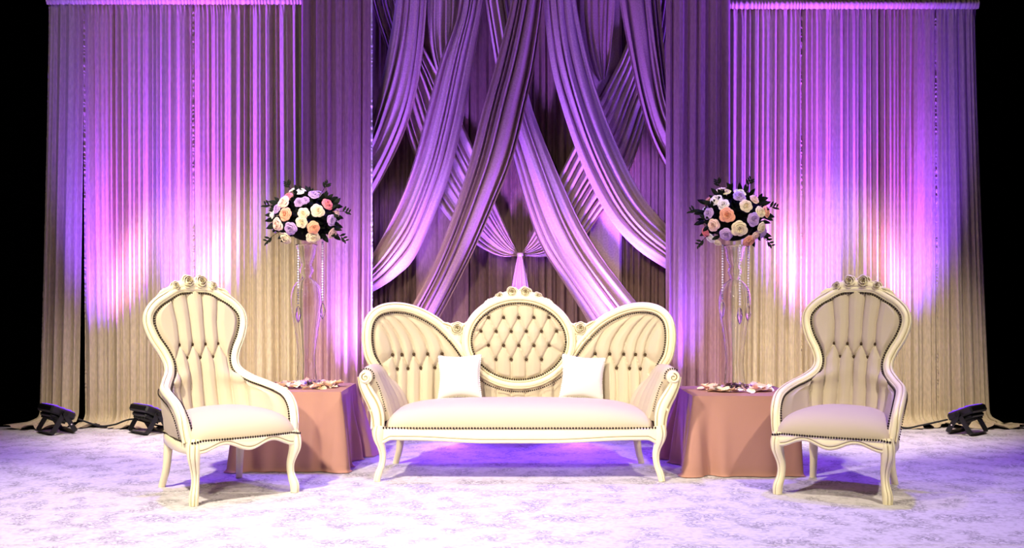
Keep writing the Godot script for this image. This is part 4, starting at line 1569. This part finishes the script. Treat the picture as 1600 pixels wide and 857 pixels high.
func build_bouquets() -> void:
	var rm := []
	for k in 5:
		rm.append(rose_mesh(70 + k))
	var lm := leaf_mesh()
	# roses that face the photograph: px offset from the ball's centre over its radius, size, kind
	var lists := [
		[[-0.42, -0.74, 0.8, "rose_pink"], [-0.08, -0.92, 0.85, "rose_white"], [0.34, -0.80, 0.9, "rose_lilac"], [-0.52, -0.52, 1.05, "rose_blush"], [-0.02, -0.50, 0.85, "rose_lilac"], [0.14, -0.58, 0.7, "rose_lilac"], [0.74, -0.46, 1.0, "rose_pink"], [-0.98, -0.10, 0.9, "rose_white"], [-0.42, -0.08, 1.05, "rose_peach"], [0.12, -0.10, 0.9, "rose_cream"], [0.52, -0.20, 1.05, "rose_cream"], [0.86, 0.10, 0.9, "rose_lilac"], [-0.70, 0.26, 1.05, "rose_blush"], [-0.96, 0.36, 0.9, "rose_lilac"], [-0.28, 0.42, 1.05, "rose_lilac"], [0.08, 0.20, 0.9, "rose_cream"], [0.40, 0.38, 1.0, "rose_peach"], [-0.50, 0.72, 1.05, "rose_cream"], [0.34, 0.70, 1.05, "rose_cream"], [0.86, 0.55, 0.95, "rose_blush"], [0.98, -0.22, 0.7, "rose_blush"], [-0.74, -0.30, 0.8, "rose_lilac"]],
		[[0.08, -0.86, 0.9, "rose_white"], [-0.28, -0.90, 0.75, "rose_cream"], [0.02, -0.70, 0.95, "rose_lilac"], [-0.62, -0.60, 1.0, "rose_white"], [-0.46, -0.42, 0.9, "rose_white"], [0.16, -0.36, 1.05, "rose_cream"], [-0.38, -0.04, 1.15, "rose_peach"], [0.48, -0.62, 0.8, "rose_blush"], [0.86, -0.20, 0.95, "rose_peach"], [0.62, -0.16, 0.9, "rose_cream"], [0.38, 0.10, 1.05, "rose_lilac"], [-0.84, -0.14, 0.9, "rose_lilac"], [-0.72, 0.28, 1.0, "rose_blush"], [-0.02, 0.42, 1.2, "rose_cream"], [0.68, 0.36, 0.85, "rose_cream"], [0.84, 0.52, 0.9, "rose_lilac"], [-0.96, 0.56, 0.85, "rose_pink"], [-0.78, 0.74, 0.9, "rose_white"], [-0.36, 0.60, 1.0, "rose_lilac"], [0.34, 0.80, 1.1, "rose_peach"], [-0.52, 0.86, 0.75, "rose_cream"], [0.52, 0.64, 0.75, "rose_blush"]]]
	for w in 2:
		var z := -6.12 if w == 0 else -6.02
		var cpx := 478.0 if w == 0 else 1146.0
		var cpy := 342.0
		var c := pw(cpx, cpy, -z)
		var where := "left" if w == 0 else "right"
		var t := thing("bouquet", "round ball of cream, lilac and pink roses with dark leaves on the %s vase" % where, "bouquet", c)
		var rad := 0.172
		var g := RandomNumberGenerator.new()
		g.seed = 300 + w
		# dark leafy core
		var fm := MB.new()
		for k in 260:
			var a := g.randf() * TAU
			var yy := g.randf_range(-0.62, 1.0)
			var d := Vector3(cos(a) * sqrt(1 - yy * yy), yy, sin(a) * sqrt(1 - yy * yy))
			var o := Node3D.new()
			place(o, Vector3(d.x * rad * 0.85, d.y * rad * 0.82, d.z * rad * 0.85) - d * 0.03, (d + Vector3(g.randf_range(-0.9, 0.9), g.randf_range(-0.9, 0.9), g.randf_range(-0.9, 0.9))).normalized(), Vector3(0.3, 0.5, 0.8), g.randf_range(0.05, 0.075))
			fm.xf = o.transform
			o.free()
			var rows := []
			for i in 4:
				var v := i / 3.0
				var ww := 0.26 * sin(PI * clampf(v * 0.96 + 0.02, 0, 1))
				rows.append(PackedVector3Array([Vector3(-ww, v, 0.06), Vector3(0, v, 0), Vector3(ww, v, 0.06)]))
			fm.grid(rows)
		fm.xf = Transform3D()
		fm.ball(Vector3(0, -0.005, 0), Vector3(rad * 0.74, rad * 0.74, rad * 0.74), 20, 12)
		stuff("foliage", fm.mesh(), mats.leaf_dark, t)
		for q in lists[w]:
			var x: float = q[0]
			var y: float = -q[1]
			var rr := minf(x * x + y * y, 0.98)
			if x * x + y * y > 0.98:
				var l := sqrt((x * x + y * y) / 0.98)
				x /= l
				y /= l
			var d := Vector3(x, y, sqrt(1.0 - rr)).normalized()
			var o := obj("rose", rm[g.randi() % 5], mats[q[3]], t)
			place(o, Vector3(d.x * rad * 1.12, d.y * rad * 0.95, d.z * rad * 1.12), (d + Vector3(0, 0.05, 0.25)).normalized(), Vector3(0.2, 1, 0.3), 0.038 * q[2])
		# the far side, by a spiral
		var kinds := ["rose_cream", "rose_lilac", "rose_blush", "rose_white", "rose_peach"]
		for k in 18:
			var y := 0.9 - 1.35 * k / 17.0
			var a := PI * 1.5 + (fmod(k * 2.399, PI) - PI / 2) * 0.8
			var d := Vector3(cos(a) * sqrt(1 - y * y), y, sin(a) * sqrt(1 - y * y))
			var o := obj("rose", rm[k % 5], mats[kinds[k % 5]], t)
			place(o, d * rad * 1.04, d, Vector3(0.2, 1, 0.3), 0.036)
		# leaves that stand out of the ball
		for k in 74:
			var a := g.randf() * TAU
			var front := g.randf_range(-0.5, 0.75)
			var d := Vector3(cos(a), sin(a), front).normalized()
			if d.y < -0.72:
				continue
			var o := obj("leaf", lm, mats.leaf if k % 3 else mats.leaf_dark, t)
			var len := g.randf_range(0.045, 0.080)
			place(o, Vector3(d.x * rad * 1.0, d.y * rad * 0.9, d.z * rad * 0.95), (d + Vector3(g.randf_range(-0.7, 0.7), g.randf_range(-0.6, 0.5), g.randf_range(-0.2, 0.5))).normalized(), Vector3(0.1, 0.2, 1), len)
		# sprigs with small leaves reaching out
		for k in 6:
			var a := lerpf(-0.5, PI + 0.5, k / 5.0) + g.randf_range(-0.15, 0.15)
			var d := Vector3(cos(a), sin(a), g.randf_range(-0.2, 0.4)).normalized()
			var st := MB.new()
			var p0 := d * rad * 0.8
			var p1 := d * rad * 1.28 + Vector3(0, -0.01, 0)
			var p2 := d * rad * 1.52 + Vector3(0.0, -0.03 * absf(cos(a)), 0)
			var path := cr(PackedVector3Array([p0, p1, p2]), 10)
			st.tube(path, PackedFloat32Array([0.0016]), 5)
			var stem := obj("sprig", st.mesh(true), mats.leaf_dark, t)
			for m in 5:
				var o := obj("leaf", lm, mats.leaf, stem)
				var sd := 1.0 if m % 2 else -1.0
				place(o, path[5 + m], (d + d.cross(Vector3.BACK) * 0.9 * sd + Vector3(0, 0, 0.2)).normalized(), Vector3(0.1, 0.2, 1), 0.038 - 0.003 * m)
		# bead strands hang from the ball
		var k2 := -z / FOC
		if w == 0:
			strand(pw(466, 384, 6.05), 0.36, "string of crystal beads hanging inside the outline of the left vase, on its left", "")
			strand(pw(504, 380, 6.12), 0.36, "string of crystal beads hanging clear of the left vase, on its right", "")
		else:
			strand(pw(1129, 384, 5.99), 0.33, "string of crystal beads hanging left of the right vase's neck", "")
			strand(pw(1156, 384, 5.92), 0.37, "string of crystal beads hanging in front of the right vase's body", "")
			strand(pw(1169, 382, 6.02), 0.36, "string of crystal beads hanging right of the right vase's neck", "")

# ------------------------------------------------------------------ uplights
func uplight(at: Vector3, face: float, tilt: float, label: String, e_pink: float, e_vio: float, aim: Vector3, cone := 23.0, beam := VIOLET) -> void:
	# face: heading of the beam round y (0 = towards the camera); tilt: lens normal off vertical
	var t := thing("uplight", label, "stage light", at, face)
	var head := Transform3D(Basis(Vector3.RIGHT, tilt), Vector3(0, 0.155, 0))
	var b := MB.new()
	b.xf = head
	b.box(Vector3(0, 0, 0), Vector3(0.25, 0.055, 0.19), 0.012)
	b.box(Vector3(0, -0.040, 0), Vector3(0.20, 0.03, 0.14), 0.01)
	for k in 6:
		b.box(Vector3(-0.075 + 0.03 * k, -0.058, 0), Vector3(0.008, 0.02, 0.12), 0.002)
	obj("housing", b.mesh(), mats.black_metal, t)
	b = MB.new()
	b.xf = head
	b.box(Vector3(0, 0.029, 0), Vector3(0.22, 0.004, 0.16), 0.0015)
	var lens := obj("lamp_lens", b.mesh(), mats.lens_glow, t)
	for k in 15:
		b = MB.new()
		b.xf = head
		b.ball(Vector3(-0.086 + 0.043 * (k % 5), 0.032, -0.05 + 0.05 * (k / 5)), Vector3(0.015, 0.007, 0.015), 10, 5)
		obj("led", b.mesh(true), mats.lens_glow, lens)
	for q in [-1.0, 1.0]:      # two yokes, each a bent strip, make the feet
		b = MB.new()
		var foot := Vector3(0, 0.012, 0.085 * q)
		var piv := Vector3(0, 0.150, 0)
		var wv := 0.136 if q > 0 else 0.130
		var pth := PackedVector3Array()
		for p in [[-1.0, 0.0], [-1.0, 0.3], [-1.0, 0.6], [-0.99, 0.88], [-0.93, 0.97], [-0.80, 1.0], [0.0, 1.0], [0.80, 1.0], [0.93, 0.97], [0.99, 0.88], [1.0, 0.6], [1.0, 0.3], [1.0, 0.0]]:
			pth.append(piv.lerp(foot, p[1]) + Vector3(wv * p[0], 0, 0))
		b.sweep(pth, PackedVector3Array([(foot - piv).cross(Vector3.RIGHT).normalized()]), PackedVector2Array([Vector2(-0.003, -0.017), Vector2(-0.003, 0.017), Vector2(0.003, 0.017), Vector2(0.003, -0.017)]), PackedFloat32Array([1.0]))
		obj("yoke", b.mesh(), mats.black_metal, t)
	for s in [-1.0, 1.0]:
		b = MB.new()
		b.tube(PackedVector3Array([Vector3(0.118 * s, 0.150, 0), Vector3(0.162 * s, 0.150, 0)]), PackedFloat32Array([0.018]), 12)
		obj("knob", b.mesh(true), mats.black_rubber, t)
		b = MB.new()
		b.ball(Vector3(0.139 * s, 0.07, 0.050), Vector3(0.006, 0.006, 0.006), 8, 5)
		obj("screw", b.mesh(true), mats.trim_white, t)
	var src := t.transform * (head * Vector3(0, 0.06, 0))
	spot("uplight_violet", src, aim, beam, e_vio, cone, 1.0, 0.08, t)
	if e_pink > 0:
		spot("uplight_pink", src, Vector3(lerpf(src.x, aim.x, 0.7), 1.22, aim.z), PINK, e_pink * 1.15, 7.5, 1.0, 0.06, t)
		spot("uplight_magenta", src, aim, MAGENTA, e_pink * 0.34, 15, 1.0, 0.06, t)

func cable(pts: Array, label: String) -> void:
	var p := PackedVector3Array()
	for q in pts:
		p.append(q)
	var b := MB.new()
	b.tube(cr(p, 60), PackedFloat32Array([0.0065]), 7)
	var o := obj("power_cable", b.mesh(true), mats.black_rubber)
	tag(o, label, "cable")

func build_uplights() -> void:
	uplight(Vector3(-3.30, 0, -7.42), deg_to_rad(136), 0.42, "black floor uplight at the far left end of the curtain", 30, 50, Vector3(-2.75, 2.6, -7.84))
	uplight(Vector3(-2.63, 0, -7.42), deg_to_rad(138), 0.42, "black floor uplight between the left armchair and the far left uplight", 30, 50, Vector3(-2.1, 2.6, -7.84))
	uplight(Vector3(3.28, 0, -7.38), deg_to_rad(222), 0.42, "black floor uplight at the far right end of the curtain", 30, 50, Vector3(2.7, 2.6, -7.84))
	uplight(Vector3(2.42, 0, -7.42), deg_to_rad(222), 0.42, "black floor uplight hidden behind the right armchair", 26, 50, Vector3(2.0, 2.6, -7.84))
	uplight(Vector3(-0.82, 0, -7.30), deg_to_rad(180), 0.42, "black floor uplight hidden behind the left end of the settee", 1.5, 17, Vector3(-0.75, 1.8, -7.66), 23, LILAC)
	uplight(Vector3(-1.27, 0, -7.30), deg_to_rad(170), 0.42, "black floor uplight hidden behind the left blush table", 2, 26, Vector3(-0.95, 1.8, -7.64), 23, LILAC)
	uplight(Vector3(0.05, 0, -7.15), deg_to_rad(180), 0.42, "black floor uplight hidden behind the middle of the settee", 1.5, 20, Vector3(0.05, 1.8, -7.75), 23, LILAC)
	uplight(Vector3(0.78, 0, -7.25), deg_to_rad(180), 0.42, "black floor uplight hidden behind the right half of the settee", 5, 30, Vector3(0.75, 1.6, -7.72), 23, LILAC)
	uplight(Vector3(1.30, 0, -7.25), deg_to_rad(180), 0.42, "black floor uplight hidden behind the right blush table", 0, 9, Vector3(1.12, 1.2, -7.60))
	uplight(Vector3(-0.45, 0, -7.2), 0.0, 1.15, "black floor light turned forward, hidden behind the settee, left of its middle", 0, 3.2, Vector3(-0.40, 0.0, -5.7), 48)
	uplight(Vector3(0.45, 0, -7.2), 0.0, 1.15, "black floor light turned forward, hidden behind the settee, right of its middle", 0, 3.2, Vector3(0.40, 0.0, -5.7), 48)
	cable([Vector3(-3.14, 0.10, -7.42), Vector3(-3.0, 0.05, -7.44), Vector3(-2.9, 0.055, -7.46), Vector3(-2.78, 0.09, -7.5), Vector3(-2.62, 0.045, -7.52), Vector3(-2.50, 0.03, -7.5), Vector3(-2.40, 0.05, -7.5)], "black cable looping over the curtain hem between the two left uplights")
	cable([Vector3(3.15, 0.10, -7.40), Vector3(2.98, 0.05, -7.46), Vector3(2.86, 0.03, -7.48), Vector3(2.72, 0.09, -7.5), Vector3(2.60, 0.09, -7.5), Vector3(2.48, 0.03, -7.46)], "black cable running from the far right uplight to the right armchair")
